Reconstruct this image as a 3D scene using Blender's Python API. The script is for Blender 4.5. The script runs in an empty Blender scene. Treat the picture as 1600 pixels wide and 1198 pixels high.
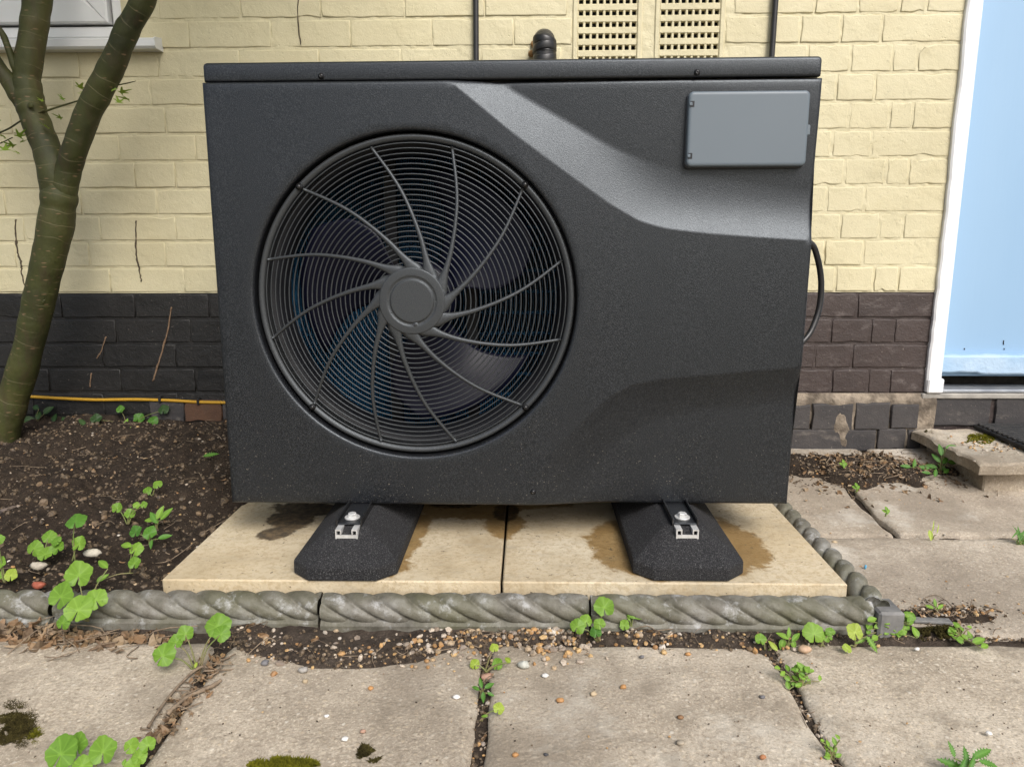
import bpy, math, random
import numpy as np
from mathutils import Matrix, Vector, geometry

random.seed(7)
rng = np.random.default_rng(11)
SC = bpy.context.scene
COL = SC.collection
rad = math.radians

# ------------------------------------------------------------------ camera
CAM_Z = 0.67
FPX, PITCH, YAW, ROLL = 1150.0, 0.1942, 0.0220, -0.0030      # focal length in px of a 1600 px wide picture
def cam_axes():
    c, s = math.cos(YAW), math.sin(YAW)
    right = Vector((c, s, 0)); fw = Vector((-s, c, 0)); up = Vector((0, 0, 1))
    F = fw * math.cos(PITCH) - up * math.sin(PITCH)
    U = up * math.cos(PITCH) + fw * math.sin(PITCH)
    return (right * math.cos(ROLL) + U * math.sin(ROLL), U * math.cos(ROLL) - right * math.sin(ROLL), F)
CR, CU, CF = cam_axes()
cam_data = bpy.data.cameras.new('camera'); cam = bpy.data.objects.new('camera', cam_data); COL.objects.link(cam)
m = Matrix.Identity(4)
for i in range(3):
    m[i][0] = CR[i]; m[i][1] = CU[i]; m[i][2] = -CF[i]
m[2][3] = CAM_Z
cam.matrix_world = m
cam_data.sensor_width = 36; cam_data.lens = FPX / 1600 * 36
cam_data.clip_start = 0.02; cam_data.clip_end = 500
SC.camera = cam

# ------------------------------------------------------------------ light: bright overcast day
SUN_EL, SUN_AZ = rad(43), rad(155)     # azimuth clockwise from +Y: the light comes from behind the camera, a little right
world = bpy.data.worlds.new('World'); SC.world = world; world.use_nodes = True
wn = world.node_tree; wn.nodes.clear()
sky = wn.nodes.new('ShaderNodeTexSky'); sky.sky_type = 'NISHITA'; sky.sun_disc = False
sky.sun_elevation = SUN_EL; sky.sun_rotation = SUN_AZ
sky.air_density = 1.0; sky.dust_density = 4.0; sky.ozone_density = 1.0
hs = wn.nodes.new('ShaderNodeHueSaturation'); hs.inputs['Saturation'].default_value = 0.85   # cloud cover
bg = wn.nodes.new('ShaderNodeBackground'); bg.inputs['Strength'].default_value = 0.115
wo = wn.nodes.new('ShaderNodeOutputWorld')
wn.links.new(sky.outputs[0], hs.inputs['Color']); wn.links.new(hs.outputs[0], bg.inputs['Color']); wn.links.new(bg.outputs[0], wo.inputs[0])
sd = bpy.data.lights.new('sun', 'SUN'); sd.energy = 2.0; sd.angle = rad(28); sd.color = (1.0, 0.985, 0.97)
sun = bpy.data.objects.new('sun', sd); COL.objects.link(sun)
sdir = Vector((math.sin(SUN_AZ) * math.cos(SUN_EL), math.cos(SUN_AZ) * math.cos(SUN_EL), math.sin(SUN_EL)))
sun.rotation_euler = (-sdir).to_track_quat('-Z', 'Y').to_euler(); sun.location = sdir * 12
SC.view_settings.view_transform = 'Standard'; SC.view_settings.look = 'None'
SC.view_settings.gamma = 1; SC.view_settings.use_curve_mapping = False
SC.view_settings.exposure = 0.5

# ------------------------------------------------------------------ surveying helpers
CAMP = Vector((0, 0, CAM_Z))
def ray(px, py):
    return CR * ((px - 800) / FPX) + CU * ((599 - py) / FPX) + CF
def on_z(px, py, z):
    d = ray(px, py); return CAMP + d * ((z - CAM_Z) / d.z)
def on_y(px, py, Y):
    d = ray(px, py); return CAMP + d * (Y / d.y)

# ------------------------------------------------------------------ mesh helpers
def _h(ix, iy, iz, s):
    n = (ix * 374761393 + iy * 668265263 + iz * 2147483647 + s * 974634777) & 0xffffffff
    n = ((n ^ (n >> 13)) * 1274126177) & 0xffffffff
    return ((n ^ (n >> 16)) & 0xffff) / 65535.0
def vnoise(x, y, z=0.0, seed=0):
    x, y, z = np.broadcast_arrays(np.asarray(x, float), np.asarray(y, float), np.asarray(z, float))
    ix, iy, iz = (np.floor(a).astype(np.int64) for a in (x, y, z))
    fx, fy, fz = x - ix, y - iy, z - iz
    fx, fy, fz = (a * a * (3 - 2 * a) for a in (fx, fy, fz))
    r = 0
    for dx in (0, 1):
        for dy in (0, 1):
            for dz in (0, 1):
                w = (fx if dx else 1 - fx) * (fy if dy else 1 - fy) * (fz if dz else 1 - fz)
                r = r + w * _h(ix + dx, iy + dy, iz + dz, seed)
    return r * 2 - 1
def fbm(x, y, z=0.0, oct=4, seed=0):
    r = 0; a = 1; f = 1
    for o in range(oct):
        r = r + a * vnoise(np.asarray(x) * f, np.asarray(y) * f, np.asarray(z) * f, seed + o); a *= .5; f *= 2.03
    return r
def sstep(a, b, x):
    t = np.clip((x - a) / (b - a), 0, 1); return t * t * (3 - 2 * t)

def tag(o, label=None, cat=None, group=None, kind=None):
    if label: o['label'] = label
    if cat: o['category'] = cat
    if group: o['group'] = group
    if kind: o['kind'] = kind
    return o
def empty(name, loc, label=None, cat=None, group=None, rz=0):
    o = bpy.data.objects.new(name, None); COL.objects.link(o); o.location = loc; o.rotation_euler = (0, 0, rz)
    o.empty_display_size = .05
    return tag(o, label, cat, group)
def wloc(o):
    v = Vector((0, 0, 0))
    while o: v = v + o.location; o = o.parent
    return v
def mk(name, V, F, mat, parent=None, smooth=True, local=False, base=False, uv=None):
    """one mesh object; V in world coordinates unless local; its origin goes to its middle"""
    V = np.asarray(V, float).reshape(-1, 3)
    if parent is not None and not local: V = V - np.array(wloc(parent))
    c = (V.min(0) + V.max(0)) / 2
    if base: c[2] = V[:, 2].min()
    me = bpy.data.meshes.new(name)
    me.from_pydata((V - c).tolist(), [], F if isinstance(F, list) else F.tolist())
    if smooth: me.polygons.foreach_set('use_smooth', np.ones(len(me.polygons), bool))
    if uv is not None:
        l = me.uv_layers.new(name='UVMap'); vi = np.zeros(len(me.loops), int); me.loops.foreach_get('vertex_index', vi)
        l.data.foreach_set('uv', np.asarray(uv, float)[vi].ravel())
    for mm in (mat if isinstance(mat, (list, tuple)) else [mat]):
        me.materials.append(mm)
    o = bpy.data.objects.new(name, me); COL.objects.link(o); o.location = c
    if parent is not None: o.parent = parent
    return o
def grid_faces(nu, nv, closed_u=False, off=0):
    """index = v*nu+u"""
    u = np.arange(nu if closed_u else nu - 1); v = np.arange(nv - 1)
    U, Vv = np.meshgrid(u, v); U2 = (U + 1) % nu
    return (np.stack([Vv * nu + U, Vv * nu + U2, (Vv + 1) * nu + U2, (Vv + 1) * nu + U], -1).reshape(-1, 4) + off)
class MB:
    def __init__(s): s.V = []; s.F = []; s.n = 0
    def add(s, V, F):
        V = np.asarray(V, float).reshape(-1, 3)
        s.V.append(V); s.F += [[i + s.n for i in f] for f in (F.tolist() if hasattr(F, 'tolist') else F)]; s.n += len(V)
        return s
    def box(s, x0, x1, y0, y1, z0, z1, b=0.0):
        V, F = rbox(x0, x1, y0, y1, z0, z1, b); return s.add(V, F)
    def done(s, name, mat, parent=None, **k):
        return mk(name, np.concatenate(s.V), s.F, mat, parent, **k)
def rbox(x0, x1, y0, y1, z0, z1, b=0.0):
    """box with chamfered edges"""
    if b <= 0:
        V = [(x, y, z) for z in (z0, z1) for y in (y0, y1) for x in (x0, x1)]
        return V, [[0, 2, 3, 1], [4, 5, 7, 6], [0, 1, 5, 4], [2, 6, 7, 3], [0, 4, 6, 2], [1, 3, 7, 5]]
    V = []; idx = {}
    X = ((x0, 1), (x1, -1)); Y = ((y0, 1), (y1, -1)); Z = ((z0, 1), (z1, -1))
    for i in (0, 1):
        for j in (0, 1):
            for k in (0, 1):
                x, sx = X[i]; y, sy = Y[j]; z, sz = Z[k]
                idx[i, j, k, 0] = len(V); V.append((x, y + sy * b, z + sz * b))
                idx[i, j, k, 1] = len(V); V.append((x + sx * b, y, z + sz * b))
                idx[i, j, k, 2] = len(V); V.append((x + sx * b, y + sy * b, z))
    F = []
    def q(*a): F.append(list(a))
    for i in (0, 1):
        f = [idx[i, 0, 0, 0], idx[i, 1, 0, 0], idx[i, 1, 1, 0], idx[i, 0, 1, 0]]; F.append(f if i else f[::-1])
        f = [idx[0, i, 0, 1], idx[1, i, 0, 1], idx[1, i, 1, 1], idx[0, i, 1, 1]]; F.append(f[::-1] if i else f)
        f = [idx[0, 0, i, 2], idx[1, 0, i, 2], idx[1, 1, i, 2], idx[0, 1, i, 2]]; F.append(f if i else f[::-1])
    for i in (0, 1):
        for j in (0, 1):
            a = [idx[i, j, 0, 0], idx[i, j, 1, 0], idx[i, j, 1, 1], idx[i, j, 0, 1]]; F.append(a if (i + j) % 2 else a[::-1])
            a = [idx[i, 0, j, 0], idx[i, 0, j, 2], idx[i, 1, j, 2], idx[i, 1, j, 0]]; F.append(a if (i + j) % 2 else a[::-1])
            a = [idx[0, i, j, 1], idx[1, i, j, 1], idx[1, i, j, 2], idx[0, i, j, 2]]; F.append(a if (i + j) % 2 else a[::-1])
            for k in (0, 1):
                t = [idx[i, j, k, 0], idx[i, j, k, 1], idx[i, j, k, 2]]; F.append(t if (i + j + k) % 2 else t[::-1])
    return V, F
def tube(P, R, n=10, cap=True):
    P = [Vector(p) for p in P]; R = [R] * len(P) if not hasattr(R, '__len__') else R
    V = []; UV = []; t0 = (P[1] - P[0]).normalized()
    a = t0.orthogonal().normalized(); L = 0
    for i, p in enumerate(P):
        t = (P[min(i + 1, len(P) - 1)] - P[max(i - 1, 0)]).normalized()
        a = (a - t * a.dot(t)).normalized(); b = t.cross(a)
        if i: L += (p - P[i - 1]).length
        for k in range(n):
            w = 2 * math.pi * k / n
            V.append(p + (a * math.cos(w) + b * math.sin(w)) * R[i]); UV.append((k / n, L))
    F = grid_faces(n, len(P), True).tolist()
    if cap: F += [list(range(n))[::-1], [(len(P) - 1) * n + k for k in range(n)]]
    return np.array([list(v) for v in V]), F, UV
def smooth_path(P, k=8):
    P = [Vector(p) for p in P]; out = []
    for i in range(len(P) - 1):
        p0 = P[max(i - 1, 0)]; p1 = P[i]; p2 = P[i + 1]; p3 = P[min(i + 2, len(P) - 1)]
        for j in range(k):
            t = j / k
            out.append(.5 * ((2 * p1) + (p2 - p0) * t + (2 * p0 - 5 * p1 + 4 * p2 - p3) * t * t + (3 * p1 - p0 - 3 * p2 + p3) * t ** 3))
    out.append(P[-1]); return out
def lerp_list(R, k):
    out = []
    for i in range(len(R) - 1): out += [R[i] + (R[i + 1] - R[i]) * j / k for j in range(k)]
    return out + [R[-1]]
def cyl(c, axis, r, h, n=20, bev=0.0):
    """capped cylinder from c along axis"""
    c = Vector(c); ax = Vector(axis).normalized(); prof = [(0, r)]
    prof = [(0, r), (h - bev, r), (h, r - bev)] if bev else [(0, r), (h, r)]
    V, F, _ = tube([c + ax * a for a, _ in prof], [q for _, q in prof], n)
    return V, F

# ------------------------------------------------------------------ material helpers
class NT:
    def __init__(s, name):
        s.m = bpy.data.materials.new(name); s.m.use_nodes = True; s.t = s.m.node_tree; s.t.nodes.clear()
        s.out = s.t.nodes.new('ShaderNodeOutputMaterial'); s.b = s.t.nodes.new('ShaderNodeBsdfPrincipled')
        s.t.links.new(s.b.outputs[0], s.out.inputs[0]); s._pos = None
    def N(s, t): return s.t.nodes.new(t)
    def L(s, a, b):
        if isinstance(a, (int, float)): b.default_value = a
        elif isinstance(a, (tuple, list)): b.default_value = (*a, 1) if len(a) == 3 and b.type == 'RGBA' else a
        else: s.t.links.new(a, b)
    def pos(s):
        if s._pos is None: s._pos = s.N('ShaderNodeNewGeometry').outputs['Position']
        return s._pos
    def objc(s): return s.N('ShaderNodeTexCoord').outputs['Object']
    def uv(s): return s.N('ShaderNodeTexCoord').outputs['UV']
    def rnd(s): return s.N('ShaderNodeObjectInfo').outputs['Random']
    def isl(s): return s.N('ShaderNodeNewGeometry').outputs['Random Per Island']
    def mapv(s, v, scale=(1, 1, 1), loc=(0, 0, 0)):
        n = s.N('ShaderNodeMapping'); s.L(v, n.inputs[0]); n.inputs['Scale'].default_value = scale; n.inputs['Location'].default_value = loc
        return n.outputs[0]
    def noise(s, scale, detail=4, rough=.55, v=None, dist=0):
        n = s.N('ShaderNodeTexNoise'); s.L(v if v is not None else s.pos(), n.inputs['Vector'])
        n.inputs['Scale'].default_value = scale; n.inputs['Detail'].default_value = detail; n.inputs['Roughness'].default_value = rough
        n.inputs['Distortion'].default_value = dist
        return n.outputs[0]
    def voro(s, scale, v=None, feat='F1', out=0):
        n = s.N('ShaderNodeTexVoronoi'); s.L(v if v is not None else s.pos(), n.inputs['Vector']); n.feature = feat
        n.inputs['Scale'].default_value = scale; return n.outputs[out]
    def ramp(s, f, stops):
        n = s.N('ShaderNodeValToRGB'); s.L(f, n.inputs[0]); e = n.color_ramp.elements
        while len(e) < len(stops): e.new(.5)
        for el, (p, c) in zip(e, stops):
            el.position = p; el.color = (c, c, c, 1) if isinstance(c, (int, float)) else (*c, 1)
        return n.outputs[0]
    def mix(s, f, a, b, mode='MIX'):
        n = s.N('ShaderNodeMix'); n.data_type = 'RGBA'; n.blend_type = mode
        s.L(f, n.inputs[0]); s.L(a, n.inputs[6]); s.L(b, n.inputs[7]); return n.outputs[2]
    def math(s, op, a, b=0.0, c=None):
        n = s.N('ShaderNodeMath'); n.operation = op; s.L(a, n.inputs[0]); s.L(b, n.inputs[1])
        if c is not None: s.L(c, n.inputs[2])
        return n.outputs[0]
    def sep(s, v):
        n = s.N('ShaderNodeSeparateXYZ'); s.L(v, n.inputs[0]); return n.outputs
    def bump(s, h, st=.5, d=.002, prev=None):
        n = s.N('ShaderNodeBump'); s.L(h, n.inputs['Height']); n.inputs['Strength'].default_value = st; n.inputs['Distance'].default_value = d
        if prev is not None: s.L(prev, n.inputs['Normal'])
        return n.outputs[0]
    def blob(s, cx, cy, rx, ry):
        n = s.mapv(s.pos(), (1 / rx, 1 / ry, 0), (-cx / rx, -cy / ry, 0))
        l = s.N('ShaderNodeVectorMath'); l.operation = 'LENGTH'; s.L(n, l.inputs[0]); return l.outputs['Value']
    def fin(s, col=None, rough=None, normal=None, spec=None, metal=None, **k):
        if col is not None: s.L(col, s.b.inputs['Base Color'])
        if rough is not None: s.L(rough, s.b.inputs['Roughness'])
        if normal is not None: s.L(normal, s.b.inputs['Normal'])
        if spec is not None: s.L(spec, s.b.inputs['Specular IOR Level'])
        if metal is not None: s.L(metal, s.b.inputs['Metallic'])
        for kk, v in k.items(): s.L(v, s.b.inputs[kk])
        return s.m
def simple(name, c1, c2=None, scale=20, rough=.6, bump=0.0, bscale=None, bd=.002, spec=.5, metal=0.0, stops=(.35, .65)):
    n = NT(name); f = n.noise(scale, 5)
    col = n.ramp(f, [(stops[0], c1), (stops[1], c2 or c1)])
    nm = n.bump(n.noise(bscale or scale * 4, 5), bump, bd) if bump else None
    return n.fin(col, rough, nm, spec, metal)

def mat_paint_brick():
    n = NT('cream_masonry_paint')
    big = n.noise(2.2, 4); fine = n.noise(45, 6, .65)
    c = n.ramp(big, [(.3, (.55, .495, .318)), (.7, (.635, .58, .385))])
    c = n.mix(n.ramp(n.noise(7, 5, .6), [(.45, 0), (.75, .45)]), c, (.54, .475, .285))
    # grime towards specks and pits
    c = n.mix(n.ramp(n.noise(150, 3), [(.63, 0), (.73, .55)]), c, (.38, .34, .23))
    c = n.mix(n.math('MULTIPLY', n.rnd(), .22), c, (.56, .52, .36))
    c = n.mix(n.ramp(n.noise(3.2, 6, .7, v=n.mapv(n.pos(), (1, 1, .35))), [(.54, 0), (.74, .3)]), c, (.42, .38, .24))
    pit = n.ramp(n.voro(62), [(.05, 0), (.17, 1)]); pm = n.ramp(n.noise(14, 3), [(.45, 0), (.62, 1)])
    h = n.math('ADD', n.math('MULTIPLY', fine, .8), n.math('MULTIPLY', n.noise(260, 4, .7), .5))
    h = n.math('ADD', h, n.math('MULTIPLY', n.math('MULTIPLY', pit, pm), .5))
    nm = n.bump(h, .6, .0032)
    return n.fin(c, n.ramp(fine, [(.3, .45), (.7, .62)]), nm, .4)
def mat_black_brick(name, a, b, chalk, rough):
    n = NT(name)
    c = n.ramp(n.noise(9, 5, .6), [(.3, a), (.7, b)])
    c = n.mix(n.ramp(n.noise(16, 7, .7, v=n.mapv(n.pos(), (1, 1, 2.2))), [(.56, 0), (.74, .75)]), c, chalk)
    c = n.mix(n.ramp(n.noise(150, 2), [(.68, 0), (.76, .5)]), c, (.3, .26, .22))
    c = n.mix(n.math('MULTIPLY', n.rnd(), .5), c, b)
    nm = n.bump(n.math('ADD', n.noise(40, 6, .65), n.math('MULTIPLY', n.noise(240, 3), .3)), .7, .004)
    return n.fin(c, rough, nm, .5)
def mat_concrete(name='paving_concrete', tint=(1.14, 1.12, 1.05)):
    n = NT(name); T = lambda c: tuple(a * b for a, b in zip(c, tint))
    c = n.ramp(n.noise(5, 6, .62), [(.28, T((.25, .213, .172))), (.5, T((.385, .335, .278))), (.72, T((.50, .45, .385)))])
    gr = n.noise(270, 4, .75); c = n.mix(n.ramp(gr, [(.36, .6), (.46, 0)]), c, T((.18, .145, .105))); c = n.mix(n.ramp(gr, [(.55, 0), (.66, .7)]), c, T((.66, .58, .47)))
    sp = n.noise(150, 4, .7)
    c = n.mix(n.ramp(sp, [(.3, .6), (.46, 0)]), c, T((.19, .16, .12)))
    c = n.mix(n.ramp(sp, [(.56, 0), (.72, .8)]), c, T((.60, .54, .46)))
    ag = n.voro(85); agc = n.voro(85, out=1)
    c = n.mix(n.ramp(ag, [(.16, .55), (.3, 0)]), c, n.ramp(n.sep(agc)[0], [(0, T((.20, .17, .14))), (.4, T((.40, .33, .25))), (.7, T((.55, .47, .36))), (1, T((.66, .63, .58)))]))
    st = n.noise(1.7, 6, .65, dist=.4)
    c = n.mix(n.ramp(st, [(.45, 0), (.62, .72)]), c, T((.165, .138, .11)))
    c = n.mix(n.ramp(n.noise(13, 7, .72, v=n.mapv(n.pos(), (1, 1, 1), (3, 8, 0))), [(.5, 0), (.66, .6)]), c, T((.20, .17, .135)))
    c = n.mix(n.ramp(n.noise(2.6, 6, .7, v=n.mapv(n.pos(), (1, 1, 1), (5, 2, 0))), [(.56, 0), (.7, .55)]), c, T((.56, .54, .50)))
    h = n.math('ADD', n.math('MULTIPLY', sp, .8), n.math('MULTIPLY', n.ramp(ag, [(.1, 1), (.4, 0)]), .35))
    h = n.math('ADD', n.math('ADD', h, n.noise(24, 5)), n.math('MULTIPLY', gr, .5))
    return n.fin(c, .9, n.bump(h, .5, .004), .2)
def mat_soil():
    n = NT('garden_soil')
    c = n.ramp(n.noise(38, 8, .7), [(.3, (.012, .009, .007)), (.52, (.036, .026, .019)), (.75, (.085, .062, .044))])
    c = n.mix(n.ramp(n.noise(4, 4), [(.4, 0), (.7, .5)]), c, (.055, .040, .028))
    c = n.mix(n.ramp(n.voro(170), [(.1, .7), (.2, 0)]), c, n.ramp(n.sep(n.voro(170, out=1))[0], [(0, (.06, .045, .03)), (.8, (.2, .15, .1)), (1, (.4, .34, .26))]))
    yq = n.math('SUBTRACT', n.math('MULTIPLY', n.sep(n.pos())[1], 10.0), 11.3)            # 0 at the front strip, 1 behind the edging
    dm = n.math('MULTIPLY', n.ramp(yq, [(.35, .75), (.85, 0)]), n.ramp(n.noise(12, 5), [(.3, .35), (.6, 1)]))
    c = n.mix(dm, c, n.ramp(n.noise(70, 6, .7), [(.3, (.055, .042, .032)), (.7, (.15, .118, .092))]))
    h = n.math('ADD', n.noise(60, 8, .75), n.math('MULTIPLY', n.noise(220, 4), .4))
    return n.fin(c, .95, n.bump(h, 1.0, .012), .2)
def mat_plastic(name='textured_black_plastic', base=(.0042, .0047, .0060), rough=.33, grain=.26):
    n = NT(name)
    g = n.noise(560, 2, .6); g2 = n.noise(900, 2)
    c = n.mix(n.ramp(g, [(.46, 0), (.62, 1)]), base, (.026, .0272, .030))
    z = n.sep(n.pos())[2]
    # dust and dried rain splashes near the foot of the casing
    dust = n.math('MULTIPLY', n.ramp(n.noise(300, 2, .5), [(.68, 0), (.73, 1)]), n.ramp(z, [(.16, .8), (.40, .0)]))
    c = n.mix(dust, c, (.20, .18, .15))
    c = n.mix(n.ramp(n.noise(3.1, 5, .6), [(.45, 0), (.8, .15)]), c, (.022, .022, .022))
    h = n.math('ADD', g, n.math('MULTIPLY', g2, .8))
    return n.fin(c, n.ramp(n.noise(30, 4), [(.3, rough - .01), (.7, rough + .02)]), n.bump(h, grain, .0014), .60, **{'Specular Tint': (.85, .93, 1.0)})
def mat_rope():
    n = NT('mossy_cast_concrete')
    c = n.ramp(n.noise(22, 6, .65), [(.3, (.065, .06, .045)), (.5, (.15, .14, .115)), (.72, (.27, .265, .245))])
    c = n.mix(n.ramp(n.noise(6, 5), [(.42, 0), (.68, .6)]), c, (.105, .105, .05))
    c = n.mix(n.ramp(n.noise(30, 6, .7), [(.56, 0), (.7, .7)]), c, (.44, .445, .44))
    c = n.mix(n.ramp(n.noise(300, 3), [(.6, 0), (.7, .6)]), c, (.07, .062, .04))
    h = n.math('ADD', n.noise(90, 5), n.math('MULTIPLY', n.noise(400, 3), .4))
    return n.fin(c, .6, n.bump(h, .45, .003), .4)
def mat_leaf(name, a, b, vein=True):
    n = NT(name); uv = n.sep(n.uv())
    c = n.mix(n.math('ADD', n.math('MULTIPLY', n.rnd(), .7), n.math('MULTIPLY', n.noise(45, 4), .4)), a, b)
    if vein: c = n.mix(n.math('MULTIPLY', uv[0], .28), c, tuple(min(1, x * 1.9 + .02) for x in b))
    c = n.mix(n.ramp(n.noise(220, 3), [(.62, 0), (.72, .45)]), c, tuple(x * .45 for x in a))
    n.fin(c, .5, n.bump(n.noise(260, 3), .25, .001), .35)
    tr = n.N('ShaderNodeBsdfTranslucent'); n.L(n.mix(.5, c, tuple(min(1, x * 1.5) for x in b)), tr.inputs[0])
    ms = n.N('ShaderNodeMixShader'); ms.inputs[0].default_value = .32
    n.t.links.new(n.b.outputs[0], ms.inputs[1]); n.t.links.new(tr.outputs[0], ms.inputs[2]); n.t.links.new(ms.outputs[0], n.out.inputs[0])
    return n.m
def mat_pebble(name, ramp):
    n = NT(name); c = n.ramp(n.isl(), ramp); c = n.mix(n.ramp(n.noise(190, 4), [(.4, .5), (.65, 0)]), c, (.25, .18, .11))
    return n.fin(c, .6, n.bump(n.noise(350, 3), .3, .001), .4)
def mat_bark():
    n = NT('green_maple_bark'); uv = n.uv()
    c = n.ramp(n.noise(6, 6, .6), [(.3, (.020, .023, .007)), (.55, (.050, .054, .014)), (.78, (.090, .075, .030))])
    streak = n.noise(1.0, 5, .6, v=n.mapv(n.pos(), (40, 40, 7)))
    c = n.mix(n.ramp(streak, [(.5, 0), (.7, .5)]), c, (.05, .032, .018))
    s = n.sep(uv)
    wob = n.math('ADD', n.math('MULTIPLY', s[1], 27.0), n.math('MULTIPLY', n.noise(7, 2), 1.3))
    ring = n.math('FRACT', wob)
    rm = n.math('MULTIPLY', n.ramp(ring, [(.0, .9), (.03, .8), (.075, 0)]), n.ramp(n.noise(16, 3), [(.44, 0), (.56, .85)]))
    c = n.mix(n.math('MULTIPLY', rm, .32), c, (.21, .165, .09))
    lent = n.voro(1.0, v=n.mapv(n.pos(), (26, 26, 95)))
    c = n.mix(n.ramp(lent, [(.1, .55), (.2, 0)]), c, (.22, .14, .08))
    h = n.math('ADD', n.noise(50, 5), n.math('MULTIPLY', rm, .5))
    return n.fin(c, .62, n.bump(h, .5, .004), .35)

MT = {}
MT['cream'] = mat_paint_brick()
MT['black_brick'] = mat_black_brick('bitumen_black_paint', (.006, .006, .006), (.014, .013, .012), (.030, .027, .025), .5)
MT['brown_brick'] = mat_black_brick('worn_dark_brown_paint', (.034, .024, .022), (.056, .040, .036), (.17, .145, .135), .5)
MT['blue_brick'] = mat_black_brick('weathered_engineering_brick', (.026, .025, .027), (.058, .052, .050), (.20, .175, .15), .75)
MT['rust_brick'] = mat_black_brick('bare_rusty_brick', (.06, .032, .02), (.12, .06, .032), (.06, .055, .045), .85)
MT['old_mortar'] = simple('crumbling_lime_mortar', (.11, .09, .07), (.36, .30, .23), 22, .95, .9, 60, .008, .2)
MT['dark_mortar'] = simple('dark_pointing', (.015, .014, .013), (.05, .045, .04), 30, .9, .8, 80, .005, .2)
MT['concrete'] = mat_concrete()
MT['concrete_far'] = mat_concrete('paler_paving_concrete', (1.22, 1.21, 1.17))
MT['soil'] = mat_soil()
MT['black'] = mat_plastic()
MT['black2'] = mat_plastic('fan_guard_plastic', (.034, .036, .036), .40, .3)
MT['gloss_black'] = simple('black_cable_sheath', (.012, .012, .013), (.02, .02, .021), 30, .38)
MT['screw'] = simple('black_screw', (.01, .01, .01), (.015, .015, .016), 30, .25)
MT['grey_box'] = simple('grey_plastic', (.112, .140, .162), (.122, .150, .174), 3, .42, .06, 900, .0005)
MT['grey_dark'] = simple('dark_grey_plastic', (.025, .027, .03), None, 3, .5)
MT['fan'] = simple('dark_blue_grey_fan_plastic', (.003, .0035, .011), (.005, .006, .018), 6, .34, spec=.2)
MT['interior'] = simple('dark_inner_casing', (.008, .009, .012), None, 6, .6)
MT['coil'] = simple('blue_coil_fin', (.03, .16, .32), (.04, .21, .42), 40, .4, spec=.6)
MT['rope'] = mat_rope()
MT['rubber'] = None
MT['zinc'] = simple('galvanised_steel', (.62, .62, .60), (.78, .78, .76), 90, .42, .2, 200, .001, .5, .5)
MT['white'] = simple('white_gloss_paint', (.74, .75, .76), (.83, .84, .85), 8, .35, .35, 30, .003)
MT['upvc'] = simple('white_upvc', (.66, .67, .66), (.74, .74, .73), 5, .3)
MT['gasket'] = simple('grey_window_gasket', (.05, .05, .05), None, 5, .6)
MT['bark'] = mat_bark()
MT['leaf'] = mat_leaf('bright_green_leaf', (.10, .225, .022), (.21, .36, .045))
MT['leaf_dark'] = mat_leaf('deep_green_leaf', (.05, .15, .022), (.10, .24, .03))
MT['leaf_lime'] = mat_leaf('yellow_green_leaf', (.23, .34, .03), (.36, .45, .07))
MT['leaf_maple'] = mat_leaf('maple_leaf', (.10, .19, .02), (.22, .30, .035), False)
MT['leaf_ivy'] = mat_leaf('dull_dark_green_leaf', (.02, .055, .016), (.045, .09, .025))
MT['stem'] = simple('green_stem', (.14, .19, .05), (.2, .16, .08), 40, .6)
MT['yellow'] = simple('yellow_cable_sheath', (.40, .22, .015), (.46, .26, .02), 12, .45)
MT['twig'] = simple('dry_twig', (.12, .085, .055), (.27, .205, .14), 60, .9, .6, 200)
MT['vine'] = simple('dead_vine_stem', (.15, .09, .05), (.24, .16, .10), 60, .9, .6, 200)
MT['crack'] = simple('dark_vine_scar', (.045, .034, .024), (.11, .085, .055), 80, .95, .6, 200)
MT['rusty'] = simple('dark_rubber_mat', (.012, .012, .012), (.03, .028, .026), 50, .8, .8, 120, .004)
MT['slate'] = simple('grey_slate', (.10, .10, .098), (.21, .205, .195), 30, .7, .5, 90)
def mat_rubber():
    n = NT('recycled_rubber_granules'); g = n.noise(480, 4, .7)
    c = n.ramp(g, [(.38, (.010, .010, .011)), (.55, (.027, .027, .029)), (.70, (.15, .15, .15))])
    return n.fin(c, .85, n.bump(n.math('ADD', g, n.noise(130, 3)), .9, .004), .35)
MT['rubber'] = mat_rubber()
def mat_door():
    n = NT('pale_blue_door_paint')
    c = n.ramp(n.noise(3, 4, v=n.mapv(n.pos(), (1, 1, .25))), [(.3, (.265, .42, .60)), (.7, (.295, .455, .635))])
    c = n.mix(n.ramp(n.noise(55, 4), [(.72, 0), (.75, .6)]), c, (.2, .28, .36))
    return n.fin(c, .42, n.bump(n.noise(1.0, 4, v=n.mapv(n.pos(), (90, 90, 6))), .12, .002), .45)
MT['door'] = mat_door()
MT['sill_metal'] = simple('worn_aluminium_sill', (.26, .28, .31), (.42, .44, .46), 14, .45, .2, 100, .001, .5, .4)
MT['sill_stone'] = simple('weathered_threshold_stone', (.25, .235, .21), (.4, .375, .33), 24, .85, .6, 90)
MT['peel'] = simple('peeling_blue_white_paint', (.265, .42, .60), (.38, .51, .65), 9, .5, .6, 50, .004)

# ================================================================== SETTING
WY = 2.168                          # brick face
COURSE = 0.075
def bed(k): return CAM_Z + 0.5944 - COURSE * k      # height of bed joint k
def gz(y): return 0.045 * sstep(1.62, 2.15, np.asarray(y, float))    # the path rises a little towards the house
SLAB_T = 0.069                      # top of the pale plinth slabs

# ---- world ground
G = MB(); G.add([(-60, -60, -.06), (60, -60, -.06), (60, 60, -.06), (-60, 60, -.06)], [[0, 1, 2, 3]])
tag(G.done('ground', simple('distant_garden_ground', (.07, .075, .035), (.16, .14, .10), 1.5, .95), smooth=False), kind='structure')

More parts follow.
